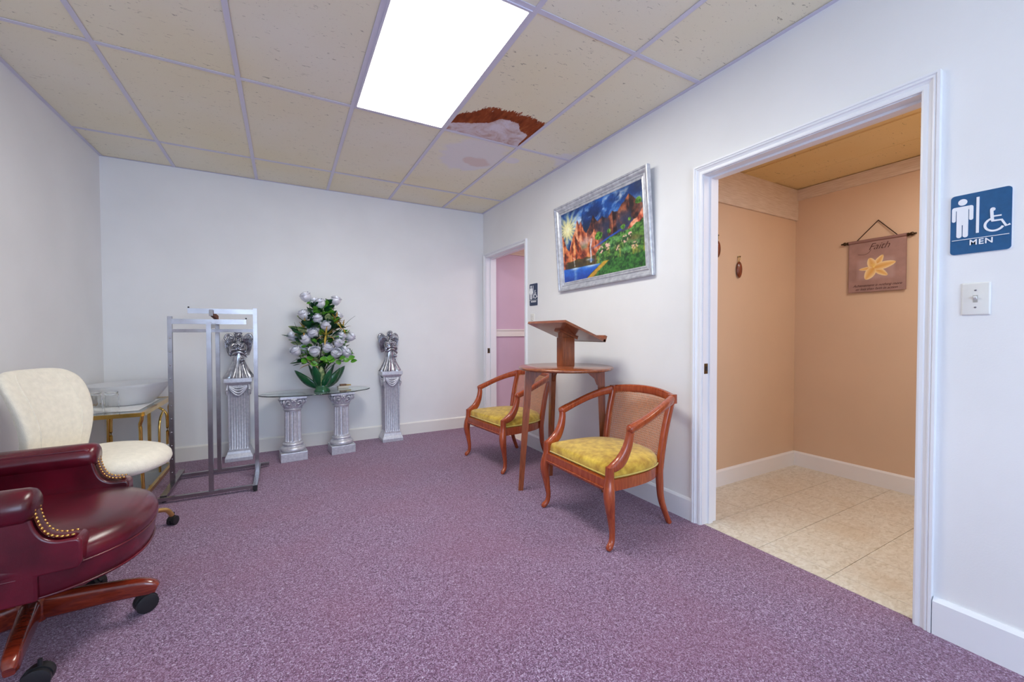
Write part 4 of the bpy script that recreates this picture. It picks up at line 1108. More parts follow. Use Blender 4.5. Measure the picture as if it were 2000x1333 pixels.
# ================================================================== glass table on two columns
gt = empty('glass_table', (0.262, 4.215, 0), math.radians(4.5), 'oval glass-topped table resting on two silver Corinthian columns', 'table')
MB().lathe([(0.0, 0.576), (0.478, 0.576), (0.4815, 0.578), (0.4815, 0.582), (0.478, 0.585), (0.0, 0.585)], 96, (0.01, 0.075, 0), sy=0.49, cap=False).build('glass_top', MAT['glass_edge'], gt, 30)
def make_column():
    root = MB().bbox(-0.106, 0.106, -0.106, 0.106, 0.0, 0.078, 0.005).build('column', MAT['silver'])
    S = MAT['silver']
    MB().lathe([(0.090, 0.078), (0.100, 0.084), (0.104, 0.096), (0.101, 0.110), (0.090, 0.119), (0.080, 0.123), (0.077, 0.130), (0.082, 0.134), (0.086, 0.141), (0.084, 0.149), (0.076, 0.155), (0.070, 0.158)], 48).build('base_moulding', S, root, 50)
    nf = 16
    def rf(a, i, r):
        if i in (0, 1, 7, 8): return r
        q = abs(math.sin(a * nf / 2)); return r - 0.0085 * (1 - (1 - min(1.0, q * 1.25)) ** 0.5 * 1.0) if q > 0.28 else r
    MB().lathe([(0.072, 0.155), (0.0715, 0.166), (0.0705, 0.170), (0.069, 0.18), (0.068, 0.30), (0.067, 0.425), (0.0668, 0.432), (0.067, 0.436), (0.067, 0.448)], 160, rf=rf).build('shaft', S, root, 40)
    MB().lathe([(0.068, 0.446), (0.076, 0.449), (0.078, 0.455), (0.074, 0.460), (0.069, 0.463), (0.072, 0.48), (0.080, 0.505), (0.090, 0.53), (0.098, 0.55), (0.085, 0.556)], 48).build('capital_bell', S, root, 50)
    MB().bbox(-0.106, 0.106, -0.106, 0.106, 0.552, 0.575, 0.004).build('abacus', S, root)
    # scrolls at the corners, acanthus leaves and a rosette on each face
    for k in range(4):
        a = PI / 4 + k * PI / 2; M = Matrix.Rotation(a, 4, 'Z'); g = MB()
        pts = []
        for j in range(34):
            t = j / 33; th = t * 2.0 * 2 * PI; r = 0.026 * (1 - 0.80 * t)
            pts.append((0.112 + r * math.cos(th + 1.2) * 0.8, 0.0, 0.528 + r * math.sin(th + 1.2)))
        for yy in (-0.012, 0.012):
            g.sweep([(p[0], p[1] + yy, p[2]) for p in pts], 0.0055, 7, upv=(0, 1, 0))
        g.ball((0.112, 0, 0.528), (0.012, 0.017, 0.012), 10, 8)
        g.xf(M).build('scroll', S, root, 80)
    for k in range(8):
        a = k * PI / 4 + PI / 8; M = Matrix.Rotation(a, 4, 'Z'); g = MB()
        g.sweep(catmull([(0.070, 0, 0.465), (0.078, 0, 0.490), (0.090, 0, 0.508), (0.100, 0, 0.508), (0.101, 0, 0.498)], 4), [tuple(q) for q in catmull([(0.016, 0.006), (0.024, 0.007), (0.018, 0.007), (0.012, 0.006), (0.005, 0.004)], 4)], 10)
        for s in (-1, 1):
            g.sweep(catmull([(0.072, s * 0.012, 0.470), (0.082, s * 0.024, 0.488), (0.090, s * 0.026, 0.492)], 4), [tuple(q) for q in catmull([(0.006, 0.005), (0.008, 0.005), (0.003, 0.003)], 4)], 8)
        g.xf(M).build('acanthus_leaf', S, root, 80)
    for k in range(4):
        M = Matrix.Rotation(k * PI / 2, 4, 'Z'); g = MB()
        g.ball((0.104, 0, 0.543), (0.012, 0.013, 0.013), 10, 8)
        for j in range(5):
            th = 2 * PI * j / 5 + 0.3; g.ball((0.101, 0.017 * math.cos(th), 0.542 + 0.015 * math.sin(th)), (0.007, 0.009, 0.008), 8, 6)
        for s in (-1, 1):
            g.sweep(catmull([(0.088, s * 0.020, 0.505), (0.098, s * 0.034, 0.528), (0.100, s * 0.050, 0.538), (0.103, s * 0.058, 0.530)], 4), 0.0055, 8)
        g.xf(M).build('rosette', S, root, 80)
    return root
col1 = make_column(); col1.parent = gt; col1.location = (-0.207, -0.012, 0)
col2 = copy_tree(col1, gt); col2.location = (0.205, -0.006, 0)

# ================================================================== artificial flower arrangement on the glass table
MAT['rose'] = mat('silver_satin_petals', rgb(240, 240, 246), 0.28, 0.2, 0.0, 18.0, 0, col2=rgb(218, 219, 230))
MAT['leaf'] = mat('fresh_green_leaf', rgb(112, 172, 50), 0.42, 0, 0.0, 9.0, coat=0.15, col2=rgb(56, 122, 34))
MAT['leaf_dark'] = mat('deep_green_leaf', rgb(22, 78, 42), 0.35, 0, 0.0, 12.0, coat=0.3, col2=rgb(12, 50, 28))
MAT['leaf_var'] = mat('variegated_leaf', rgb(190, 204, 140), 0.4, 0, 0.0, 34.0, coat=0.2, col2=rgb(24, 84, 44), detail=5)
MAT['bromeliad'] = mat('orange_green_blade', rgb(196, 120, 62), 0.5, 0, 0.0, 14.0, col2=rgb(146, 160, 56))
MAT['stem'] = mat('dark_green_stem', rgb(40, 70, 30), 0.6)
MAT['vase_green'] = mat('glossy_green_ceramic', rgb(16, 92, 50), 0.16, 0, 0.0, 8.0, coat=0.5, col2=rgb(8, 62, 34))
FB = Vector((0.300, 4.255, 0.5855))
fa = empty('flower_arrangement', FB, 0, 'tall arrangement of silver roses and green leaves on the glass table', 'flowers')
# leaf-shaped vase
MB().lathe([(0.070, 0.0), (0.072, 0.006), (0.058, 0.030), (0.050, 0.070), (0.056, 0.12), (0.066, 0.16), (0.058, 0.16), (0.046, 0.10), (0.040, 0.04)], 36, rf=lambda a, i, r: r * (1 + 0.06 * math.cos(5 * a))).build('vase', MAT['vase_green'], fa, 60)
def blade(L_, W_, curl, cup, n=12, m=6, tip=1.6, pos=0.42, droop=0.0):
    """leaf of length L along +x, bending upward by curl, cupped across"""
    vs = []
    for i in range(n + 1):
        t = i / n
        w = W_ * (math.sin(PI * t ** (math.log(0.5) / math.log(pos))) ** 0.75 if 0 < t < 1 else 0.0) + 0.0006
        x = L_ * t * (1 - 0.12 * t * abs(curl)); z = curl * L_ * (t ** 2) - droop * L_ * t ** 3
        for k in range(m + 1):
            q = -1 + 2 * k / m
            vs.append((x, q * w, z + cup * w * q * q + (0.0 if k != m // 2 else -0.08 * w)))
    return vs, [(i * (m + 1) + k, i * (m + 1) + k + 1, (i + 1) * (m + 1) + k + 1, (i + 1) * (m + 1) + k) for i in range(n) for k in range(m)]
def thick(o, t=0.0015):
    md = o.modifiers.new('thickness', 'SOLIDIFY'); md.thickness = t; md.offset = 0
    return o
# big vase leaves
for (yaw, pitch, L_, W_, curl, mm) in ((186, 30, 0.255, 0.042, 0.40, 'vase_green'), (-8, 36, 0.265, 0.052, 0.40, 'vase_green'), (-58, 46, 0.20, 0.046, 0.30, 'vase_green'), (-125, 56, 0.25, 0.046, 0.22, 'vase_green'),
                                     (-95, 58, 0.235, 0.034, 0.20, 'leaf_var'), (60, 55, 0.24, 0.042, 0.25, 'leaf_dark'), (130, 52, 0.24, 0.042, 0.25, 'leaf_dark'), (-35, 62, 0.26, 0.036, 0.10, 'leaf_dark'), (-20, 44, 0.23, 0.038, 0.36, 'vase_green'), (-150, 64, 0.25, 0.034, 0.06, 'leaf_dark')):
    v, f = blade(L_, W_, curl, 0.35)
    o = MB().add(v, f).build('vase_leaf', MAT[mm], fa, 80)
    o.location = (0.035 * math.cos(math.radians(yaw)), 0.030 * math.sin(math.radians(yaw)), 0.03)
    face = 0.95 if yaw in (186, 130) else (-0.95 if yaw in (-8, -20, 60) else 0.0)
    o.rotation_mode = 'QUATERNION'
    o.rotation_quaternion = Euler((0, -math.radians(pitch), math.radians(yaw))).to_quaternion() @ Euler((face, 0, 0)).to_quaternion(); thick(o, 0.004)
# roses: closed bud of overlapping petals
def rose_mesh():
    g = MB()
    for lay, (r0, h0, nL, off, flare) in enumerate(((0.017, 0.092, 2, 0.0, 0.0), (0.027, 0.093, 3, 0.7, 0.2), (0.034, 0.090, 3, 1.75, 0.45), (0.039, 0.082, 3, 2.8, 0.85))):
        for k in range(nL):
            a0 = off + 2 * PI * k / nL; span = 2 * PI / nL * 0.72; N_, M_ = 10, 8
            vs = []
            for i in range(N_ + 1):
                t = i / N_
                rr = r0 * (0.22 + 0.95 * math.sin(PI * min(1, 0.08 + (0.82, 0.76, 0.71, 0.66)[lay] * t)) ** 0.85)
                fl_ = flare * max(0.0, t - 0.72) ** 1.5 * 0.16
                z = h0 * t
                for j in range(M_ + 1):
                    q = -1 + 2 * j / M_
                    top = 1 - (abs(q) ** 2.6) * 0.17 * t
                    a = a0 + q * span
                    r2 = rr * (1 + 0.10 * (1 - q) * 0.5) + fl_ * (1 - abs(q) ** 2) 
                    vs.append((r2 * math.cos(a), r2 * math.sin(a), z * top - fl_ * 0.4))
            g.add(vs, [(i * (M_ + 1) + j, i * (M_ + 1) + j + 1, (i + 1) * (M_ + 1) + j + 1, (i + 1) * (M_ + 1) + j) for i in range(N_) for j in range(M_)])
    g.ball((0, 0, 0.010), (0.014, 0.014, 0.012), 10, 8)
    return g.mesh('rose', MAT['rose'], 60)
rose_me = rose_mesh()
sep_me = None
g = MB()
for k in range(5):
    v, f = blade(0.040, 0.008, 0.5, 0.3, 6, 4)
    q = MB().add(v, f); q.xf(Matrix.Rotation(2 * PI * k / 5, 4, 'Z') @ Matrix.Rotation(-0.7, 4, 'Y')); g.add(q.v, q.f)
sep_me = g.mesh('sepals', MAT['leaf'], 80)
RO = [[0.175, 1.469], [0.249, 1.419], [0.296, 1.413], [0.431, 1.444], [0.157, 1.304], [0.207, 1.313], [0.271, 1.269], [0.343, 1.201], [0.232, 1.133], [0.066, 1.107], [0.168, 1.077], [0.473, 1.101], [0.557, 1.097], [0.451, 1.043], [0.09, 0.97], [0.15, 0.991], [0.244, 0.959], [0.351, 0.995], [0.425, 0.939], [0.49, 0.969], [0.522, 0.941], [0.442, 1.294], [0.199, 1.193]]
YO = [0.0, 0.03, -0.04, 0.0, -0.03, 0.03, -0.07, -0.11, -0.10, 0.02, -0.08, -0.05, 0.03, -0.11, -0.06, 0.01, -0.14, -0.12, -0.14, -0.02, -0.02, 0.04, 0.0]
rnd = random.Random(3)
for (x, z), dy in zip(RO, YO):
    kx = 1.0 + dy / 4.25 * 1.0
    c = Vector((x * (1 + dy / 4.25), 4.25 + dy, CAM_H + (z - CAM_H) * (1 + dy / 4.25))) - FB
    d = Vector((c.x * 1.5 + rnd.uniform(-.08, .08), dy * 1.8 - 0.10 + rnd.uniform(-.08, .04), 0.46 + (c.z - 0.4) * 0.40 + rnd.uniform(-.08, .08)))
    d.normalize()
    q = d.to_track_quat('Z', 'Y')
    o = inst(rose_me, 'rose', fa, c - d * 0.045, q.to_euler(), (0.94, 0.94, 1.0))
    inst(sep_me, 'sepals', o, (0, 0, 0.004))
    b = c - d * 0.045
    P = catmull([(b.x * 0.06, b.y * 0.06, 0.10), (b.x * 0.30, b.y * 0.30, 0.12 + 0.45 * (b.z - 0.12)), tuple(b - d * 0.06), tuple(b)], 5)
    MB().sweep(P, 0.0028, 6).build('stem', MAT['stem'], fa, 80)
# foliage
lv = {}
for nme, mm, L_, W_ in (('a', 'leaf', 0.062, 0.021), ('b', 'leaf_dark', 0.070, 0.022), ('c', 'leaf', 0.050, 0.020), ('d', 'leaf_var', 0.10, 0.030), ('e', 'leaf_dark', 0.11, 0.026)):
    v, f = blade(L_, W_, 0.12, 0.22, 8, 4); lv[nme] = MB().add(v, f).mesh('leaf', MAT[mm], 80)
def half_w(z):
    pts = [(0.26, 0.20), (0.34, 0.235), (0.45, 0.245), (0.55, 0.225), (0.65, 0.18), (0.75, 0.13), (0.84, 0.09), (0.90, 0.04)]
    for (a, b), (c, d) in zip(pts, pts[1:]):
        if a <= z <= c: return b + (d - b) * (z - a) / (c - a)
    return 0.03
for k in range(230):
    z = rnd.uniform(0.24, 0.86); w = half_w(z)
    a = rnd.uniform(0, 2 * PI); r = w * rnd.uniform(0.45, 1.08) ** 0.6
    p = Vector((r * math.cos(a), r * 0.62 * math.sin(a), z))
    if p.y > 0.05 and rnd.random() < 0.65: p.y = -p.y
    kind = rnd.choice('aaabbcccde') if z < 0.5 else rnd.choice('abbbccde' if z < 0.68 else 'abbbcc')
    out = Vector((p.x, p.y - 0.03, rnd.uniform(-0.06, 0.10))).normalized()
    q = out.to_track_quat('X', 'Z')
    eu = (q @ Euler((rnd.uniform(-.9, .9), rnd.uniform(-.5, .3), rnd.uniform(-.5, .5))).to_quaternion()).to_euler()
    s = rnd.uniform(0.8, 1.25)
    inst(lv[kind], 'leaf', fa, p - out * 0.03, eu, (s, s, s))
for k in range(150):
    z = rnd.uniform(0.27, 0.82); w = half_w(z) * 0.8
    p = Vector((rnd.uniform(-w, w), rnd.uniform(-0.10, 0.03), z))
    out = Vector((p.x * 1.5 + rnd.uniform(-.2, .2), -0.25 + rnd.uniform(-.1, .2), rnd.uniform(0.0, 0.3))).normalized()
    q = out.to_track_quat('X', 'Z') @ Euler((rnd.uniform(-.8, .8), 0, rnd.uniform(-.6, .6))).to_quaternion()
    s = rnd.uniform(0.8, 1.3)
    inst(lv[rnd.choice('aabbbce')], 'leaf', fa, p - out * 0.03, q.to_euler(), (s, s, s))
# a lime cluster low in front
for (x, z) in ((0.170, 0.905), (0.200, 0.862), (0.125, 0.880), (0.28, 0.905), (0.305, 0.885), (0.335, 0.905), (0.35, 0.890), (0.44, 0.895), (0.475, 0.875), (0.52, 0.895), (0.54, 0.865), (0.41, 0.860)):
    c = Vector((x, 4.11, z)) - FB
    inst(lv['c'], 'leaf', fa, c, (rnd.uniform(0.6, 1.3), rnd.uniform(-.3, .3), rnd.uniform(-.8, .8)), (1.25, 1.25, 1.25))
# spiky orange-green blades
v, f = blade(0.105, 0.0075, 0.35, 0.5, 10, 2, pos=0.35, droop=0.35); bl = MB().add(v, f).mesh('blade', MAT['bromeliad'], 80)
for (x, z, dy, n) in ((0.330, 1.115, -0.15, 8), (0.430, 1.235, -0.06, 9), (0.155, 1.175, -0.04, 8), (0.21, 0.855, -0.10, 5), (0.49, 1.18, -0.02, 5)):
    c = Vector((x, 4.25 + dy, z)) - FB
    for k in range(n):
        a = 2 * PI * k / n + rnd.uniform(-.3, .3)
        d = Vector((math.cos(a), -0.45 + 0.25 * math.sin(a * 2), math.sin(a) * 0.8 + 0.25)).normalized()
        s = rnd.uniform(0.7, 1.15)
        inst(bl, 'blade', fa, c, d.to_track_quat('X', 'Z').to_euler(), (s, s, s))
for (a, b) in (((0.50, 1.205), (0.60, 1.30)), ((0.10, 1.16), (0.075, 1.235)), ((0.12, 0.90), (0.045, 0.862))):
    P = catmull([(a[0] - FB.x, -0.03, a[1] - FB.z), ((a[0] + b[0]) / 2 - FB.x, -0.04, (a[1] + b[1]) / 2 - FB.z + 0.008), (b[0] - FB.x, -0.05, b[1] - FB.z)], 5)
    MB().sweep(P, [0.0022 * (1 - i / len(P) * 0.7) for i in range(len(P))], 6).build('twig', MAT['stem'], fa, 80)
# little keepsake box left on the glass
kb = empty('trinket_box', (0.505, 4.40, 0.585), 0.15, 'tiny cream trinket box with brown top beside the flower arrangement', 'box')
MB().bbox(-0.050, 0.050, -0.018, 0.018, 0.0, 0.022, 0.002).build('box_body', mat('cream_card', rgb(220, 212, 196), 0.6), kb)
MB().bbox(-0.030, 0.030, -0.016, 0.016, 0.022, 0.040, 0.003).build('box_lid', mat('brown_card', rgb(128, 92, 64), 0.5), kb)
MB().bar((0.028, 0.0, 0.030), (0.075, 0.0, 0.026), 0.012).build('box_tab', mat('gold_card', rgb(190, 160, 92), 0.35, 0.6), kb)

# ================================================================== framed landscape painting
MAT['frame_silver'] = mat('silver_leaf_frame', rgb(214, 216, 222), 0.32, 0.45, 0.0, 30.0, 0.1, 90, col2=rgb(180, 182, 192))
def paint_fn(u, v):
    C = np.zeros((len(u), 3)); L3 = lambda a, b, t: np.array(a)[None, :] * (1 - t)[:, None] + np.array(b)[None, :] * t[:, None]
    def over(mask, col):
        nonlocal C
        m = np.clip(mask, 0, 1)[:, None]
        C = C * (1 - m) + (col if isinstance(col, np.ndarray) else np.array(col)[None, :]) * m
    n1 = fbm(u * 1.4 - v * 0.5, v * 1.8 + u * 0.8, 4, 1, 5); n2 = fbm(u, v, 9, 20, 4); n3 = fbm(u, v, 26, 40, 3); n4 = fbm(u * 1.5, v, 48, 60, 2)
    hard = lambda d, w=0.010: np.clip(d / w, 0, 1)
    # sky: deep blue with streaming white cloud
    C = L3((0.03, 0.11, 0.28), (0.10, 0.36, 0.72), np.clip(n1 * 1.6 - 0.25, 0, 1))
    st = fbm(u * 4.2 - v * 3.0 + 0.6 * n1, v * 2.0 + u * 1.4, 3.2, 77, 5)
    band = np.exp(-((v - 0.74 - 0.22 * u) / 0.16) ** 2)
    over(np.clip((st - 0.42) * 5, 0, 1) * band, L3((0.22, 0.48, 0.84), (0.92, 0.95, 0.98), np.clip(n3 * 1.8 - 0.4, 0, 1)))
    over(np.clip((u - 0.62) * 2.6, 0, 1) * np.clip((v - 0.78) * 6, 0, 1) * 0.75, (0.04, 0.12, 0.26))
    over(np.exp(-((u - 0.36) / 0.10) ** 2 - ((v - 0.66) / 0.08) ** 2) * 0.8, (0.04, 0.10, 0.16))
    # sun burst
    d = np.hypot((u - 0.09) * 1.4, v - 0.75); th = np.arctan2(v - 0.75, u - 0.09)
    ray = 0.80 + 0.22 * np.sin(th * 15 + 6 * n2) + 0.25 * (n3 - 0.5)
    over(np.clip(1.2 - d / (0.30 * ray), 0, 1) * 0.9, (0.88, 0.90, 0.78)); over(np.clip(1.25 - d / (0.19 * ray), 0, 1), (0.97, 0.92, 0.58)); over(np.clip(1.2 - d / 0.09, 0, 1), (1.0, 0.98, 0.80))
    def peaks(pts, seed, amp=0.05):
        return np.interp(u, [p[0] for p in pts], [p[1] for p in pts]) + amp * (fbm(u, u * 0 + seed, 16, seed, 4) - 0.5)
    def rock(seed, lo, mid, hi, apex):
        # lit left facets, dark right facets around the apices
        near = np.min(np.stack([np.abs(u - a) for a in apex]), 0); idx = np.argmin(np.stack([np.abs(u - a) for a in apex]), 0)
        side = np.sign(u - np.array(apex)[idx])
        t = fbm(u * 2.6 + v * 0.9, v * 1.3 - u * 1.1, 9, seed, 5)
        t = np.clip((t - 0.28) * 2.2 - 0.30 * side * np.exp(-near / 0.035), 0, 1)
        return np.where(t[:, None] < 0.5, L3(lo, mid, np.clip(t * 2, 0, 1)), L3(mid, hi, np.clip(t * 2 - 1, 0, 1)))
    # far brown range
    r = peaks([(0, .3), (.30, .55), (.40, .70), (.45, .82), (.50, .72), (.56, .77), (.62, .70), (.68, .78), (.74, .74), (.80, .84), (.865, .90), (.92, .84), (1, .74)], 5)
    over(hard(r - v), rock(6, (0.14, 0.08, 0.10), (0.42, 0.22, 0.17), (0.72, 0.42, 0.28), (.45, .56, .68, .865)))
    over(hard(r - v) * np.clip((fbm(u * 2, v, 6, 33, 4) - 0.46) * 6, 0, 1) * np.clip((u - 0.40) * 5, 0, 1) * np.clip(1 - (v - 0.64) * 7, 0, 1) * 0.75, (0.16, 0.22, 0.36))
    # orange middle range
    r = peaks([(0.05, .3), (.17, .66), (.205, .74), (.232, .84), (.26, .74), (.285, .79), (.32, .64), (.36, .60), (.40, .55), (.43, .58), (.457, .63), (.49, .52), (.54, .30)], 15, 0.06)
    over(hard(r - v) * (u > 0.05) * (u < 0.54), rock(16, (0.42, 0.16, 0.10), (0.78, 0.38, 0.22), (0.95, 0.68, 0.50), (.232, .285, .36, .457)))
    over(np.exp(-((u - 0.33) / 0.10) ** 2 - ((v - 0.50) / 0.06) ** 2) * np.clip(n2 * 2 - 0.5, 0, 1), (0.88, 0.80, 0.80))
    over(np.exp(-((u - 0.31) / 0.05) ** 2 - ((v - 0.44) / 0.04) ** 2) * 0.6, (0.30, 0.46, 0.34))
    # near red peaks
    r = peaks([(0, .70), (.02, .66), (.06, .50), (.10, .44), (.13, .52), (.165, .60), (.185, .65), (.22, .57), (.26, .48), (.285, .36), (.36, .28), (.42, .22)], 25, 0.05)
    over(hard(r - v) * (u < 0.42), rock(26, (0.34, 0.12, 0.08), (0.80, 0.36, 0.18), (0.98, 0.70, 0.44), (.02, .13, .185)))
    r = peaks([(.33, .25), (.355, .42), (.37, .50), (.39, .44), (.41, .33), (.43, .25)], 28, 0.03)
    over(hard(r - v) * (u > 0.33) * (u < 0.43), rock(29, (0.40, 0.16, 0.08), (0.76, 0.36, 0.18), (0.94, 0.62, 0.38), (.37,)))
    over(hard(0.25 + 0.07 * n2 - v) * hard(0.47 - u, 0.03) * np.clip((u - 0.02) * 20, 0, 1), L3((0.16, 0.12, 0.06), (0.44, 0.36, 0.14), n3))
    # river seen beyond the trees
    xr_ = 0.48 + (v - 0.40) * 2.6
    over(np.exp(-((u - xr_) / 0.035) ** 2) * np.clip((v - 0.36) * 12, 0, 1) * np.clip((0.55 - v) * 14, 0, 1), (0.12, 0.34, 0.80))
    # right hand crags
    r = peaks([(.80, .38), (.85, .52), (.90, .58), (.94, .60), (1.0, .68)], 35)
    over(hard(r - v) * hard(u - 0.80), rock(36, (0.52, 0.20, 0.14), (0.86, 0.44, 0.30), (0.98, 0.70, 0.56), (.85, .94)))
    # green hillside
    r = peaks([(.42, .18), (.46, .30), (.50, .36), (.56, .40), (.62, .44), (.70, .46), (.78, .48), (.86, .49), (.93, .53), (1.0, .56)], 45, 0.08)
    hill = hard(r - v) * hard(u - 0.43 - 0.03 * n2, 0.02)
    g = np.clip((n3 * 0.7 + n4 * 0.6 - 0.40) * 2.4, 0, 1); cl = fbm(u, v, 12, 88, 3)
    over(hill, L3((0.08, 0.20, 0.09), (0.36, 0.56, 0.22), g))
    over(hill * np.clip((cl - 0.50) * 6, 0, 1) * 0.7, L3((0.12, 0.34, 0.20), (0.42, 0.66, 0.40), g))
    for (x, y, s) in ((0.53, 0.33, 0.05), (0.60, 0.35, 0.05), (0.80, 0.38, 0.05), (0.72, 0.30, 0.04), (0.90, 0.27, 0.05), (0.86, 0.42, 0.03)):
        over(hill * np.clip((1.1 - np.hypot((u - x) * 1.3, v - y) / s) * 3, 0, 1) * np.clip((n4 - 0.44) * 8, 0, 1), (0.92, 0.72, 0.68))
    over(hill * np.exp(-((u - 0.90) / 0.07) ** 2 - ((v - 0.36) / 0.04) ** 2) * 0.7, (0.46, 0.34, 0.20))
    over(hill * np.clip((fbm(u * 5, v * 0.8, 7, 97, 3) - 0.54) * 8, 0, 1) * np.exp(-((v - 0.22) / 0.10) ** 2) * 0.7, (0.66, 0.62, 0.26))
    for (x, y, s) in ((0.505, 0.52, 0.055), (0.962, 0.78, 0.05), (0.79, 0.53, 0.035), (0.635, 0.54, 0.028), (0.86, 0.60, 0.022)):
        dd = np.hypot((u - x) * 1.4, (v - y)) / s + (n3 - 0.5) * 1.0
        over(np.clip((1.05 - dd) * 6, 0, 1), L3((0.12, 0.30, 0.08), (0.48, 0.70, 0.24), g))
    # falls
    def fall(pts, w):
        vv = [p[1] for p in pts][::-1]; uu = [p[0] for p in pts][::-1]
        xc = np.interp(v, vv, uu); over(np.exp(-((u - xc) / w) ** 2) * (v > vv[0]) * (v < vv[-1]) * np.clip(0.25 + n3 * 1.0, 0, 1), (0.90, 0.94, 0.98))
    fall([(.415, .52), (.405, .46), (.394, .40), (.398, .30), (.392, .20)], 0.010); fall([(.158, .33), (.160, .28), (.166, .20)], 0.006)
    over(np.exp(-((u - 0.36) / 0.03) ** 2 - ((v - 0.25) / 0.012) ** 2) * 0.7, (0.86, 0.90, 0.95))
    over(np.exp(-((u - 0.40) / 0.035) ** 2 - ((v - 0.23) / 0.02) ** 2) * 0.6, (0.30, 0.52, 0.86))
    # lake, bank and meadow
    sh = 0.53 - (0.165 - v) * 1.25
    lake = hard(0.190 - 0.055 * u + 0.012 * (n2 - 0.5) - v, 0.008) * hard(sh - u - 0.02 * (n2 - 0.5), 0.012)
    over(lake, L3((0.03, 0.14, 0.50), (0.14, 0.44, 0.86), np.clip(n1 * 0.9 + v * 2, 0, 1)))
    for (xc, yc, s) in ((0.40, 0.165, 0.09), (0.17, 0.175, 0.06)):
        over(lake * np.exp(-((u - xc) / s) ** 2 - ((v - yc) / 0.025) ** 2), (0.84, 0.92, 0.98))
    over(lake * np.exp(-((u - 0.17) / 0.022) ** 2) * np.clip(n3 * 1.4, 0, 1) * 0.5, (0.75, 0.86, 0.96))
    low = hard(0.17 + 0.02 * n2 - v) * hard(u - sh, 0.012)
    over(low * hard(sh + 0.07 + 0.03 * n2 - u, 0.02), L3((0.64, 0.46, 0.10), (0.86, 0.68, 0.24), n3))
    over(low * hard(u - sh - 0.06 - 0.03 * n2, 0.03), L3((0.08, 0.24, 0.10), (0.24, 0.48, 0.18), g))
    return C * (0.92 + 0.16 * n4[:, None])
# canvas plane leans out at the top; bottom edge rests on the wall
PB, PT = Vector((2.100, 2.4355, 1.4985)), Vector((2.0575, 2.4355, 2.218))
PW = 1.057; PHt = (PT - PB).length
upn = (PT - PB).normalized(); rgt = Vector((0, -1, 0)); nrm = rgt.cross(upn)
ctr = (PB + PT) / 2
pic = bpy.data.objects.new('painting', None); COL.objects.link(pic)
roll = Matrix.Rotation(math.radians(1.0), 4, 'Z')
pic.matrix_world = Matrix(((rgt.x, upn.x, nrm.x, ctr.x), (rgt.y, upn.y, nrm.y, ctr.y), (rgt.z, upn.z, nrm.z, ctr.z), (0, 0, 0, 1))) @ roll
tag(pic, 'silver-framed landscape painting of red mountains, waterfall and lake on the right wall', 'painting')
hw, hh = PW / 2, PHt / 2
fpf = [(0.0, -0.030), (0.0, -0.006), (0.003, -0.001), (0.009, 0.0), (0.015, -0.002), (0.017, -0.008), (0.020, -0.008), (0.026, -0.009), (0.034, -0.014), (0.041, -0.021), (0.044, -0.019), (0.049, -0.016), (0.054, -0.018), (0.056, -0.024), (0.060, -0.022), (0.068, -0.021), (0.073, -0.023), (0.074, -0.030)]
n = len(fpf)
cor = [(-1, -1), (1, -1), (1, 1), (-1, 1)]
for k in range(4):
    a, b = cor[k], cor[(k + 1) % 4]
    vs = [((hw - p[0]) * c[0], (hh - p[0]) * c[1], p[1]) for c in (a, b) for p in fpf]
    MB().add(vs, [(j, (j + 1) % n, n + (j + 1) % n, n + j) for j in range(n)] + [tuple(range(n))[::-1], tuple(range(n, 2 * n))]).build('frame_rail', MAT['frame_silver'], pic, 25)
painted_grid('canvas', paint_fn, 250, 170, PW - 0.146, PHt - 0.146, vcolmat('oil_paint', 0.35, 0.2), pic, Matrix.Translation((0, 0, -0.0255)))
MB().box(-hw + 0.07, hw - 0.07, -hh + 0.07, hh - 0.07, -0.030, -0.0265).build('backing', MAT['dark'], pic)

# ================================================================== washroom signs
MAT['sign_blue'] = mat('blue_sign_plastic', rgb(22, 84, 132), 0.45, 0, 0.08, 60)
MAT['sign_navy'] = mat('navy_sign_plastic', rgb(36, 52, 84), 0.45, 0, 0.08, 60)
MAT['sign_white'] = mat('white_sign_plastic', (0.84, 0.85, 0.88), 0.4)
def rrect(w, h, r, n=6):
    p = []
    for cx, cy, a0 in ((w / 2 - r, h / 2 - r, 0), (-w / 2 + r, h / 2 - r, 90), (-w / 2 + r, -h / 2 + r, 180), (w / 2 - r, -h / 2 + r, 270)):
        for k in range(n + 1):
            a = math.radians(a0 + 90 * k / n); p.append((cx + r * math.cos(a), cy + r * math.sin(a)))
    return p
def capsule(a, b, r, n=8):
    a = Vector(a); b = Vector(b); t = (b - a).normalized(); ang = math.atan2(t.y, t.x); p = []
    for k in range(n + 1):
        q = ang - PI / 2 + PI * k / n; p.append((b.x + r * math.cos(q), b.y + r * math.sin(q)))
    for k in range(n + 1):
        q = ang + PI / 2 + PI * k / n; p.append((a.x + r * math.cos(q), a.y + r * math.sin(q)))
    return p
def stroke(pts, w):
    """flat band polygon following pts"""
    P = [Vector(p) for p in pts]; Lf = []; Rg = []
    for i, p in enumerate(P):
        t = (P[min(i + 1, len(P) - 1)] - P[max(i - 1, 0)]).normalized(); nn = Vector((-t.y, t.x)) * w
        Lf.append((p.x + nn.x, p.y + nn.y)); Rg.append((p.x - nn.x, p.y - nn.y))
    return Lf + Rg[::-1]
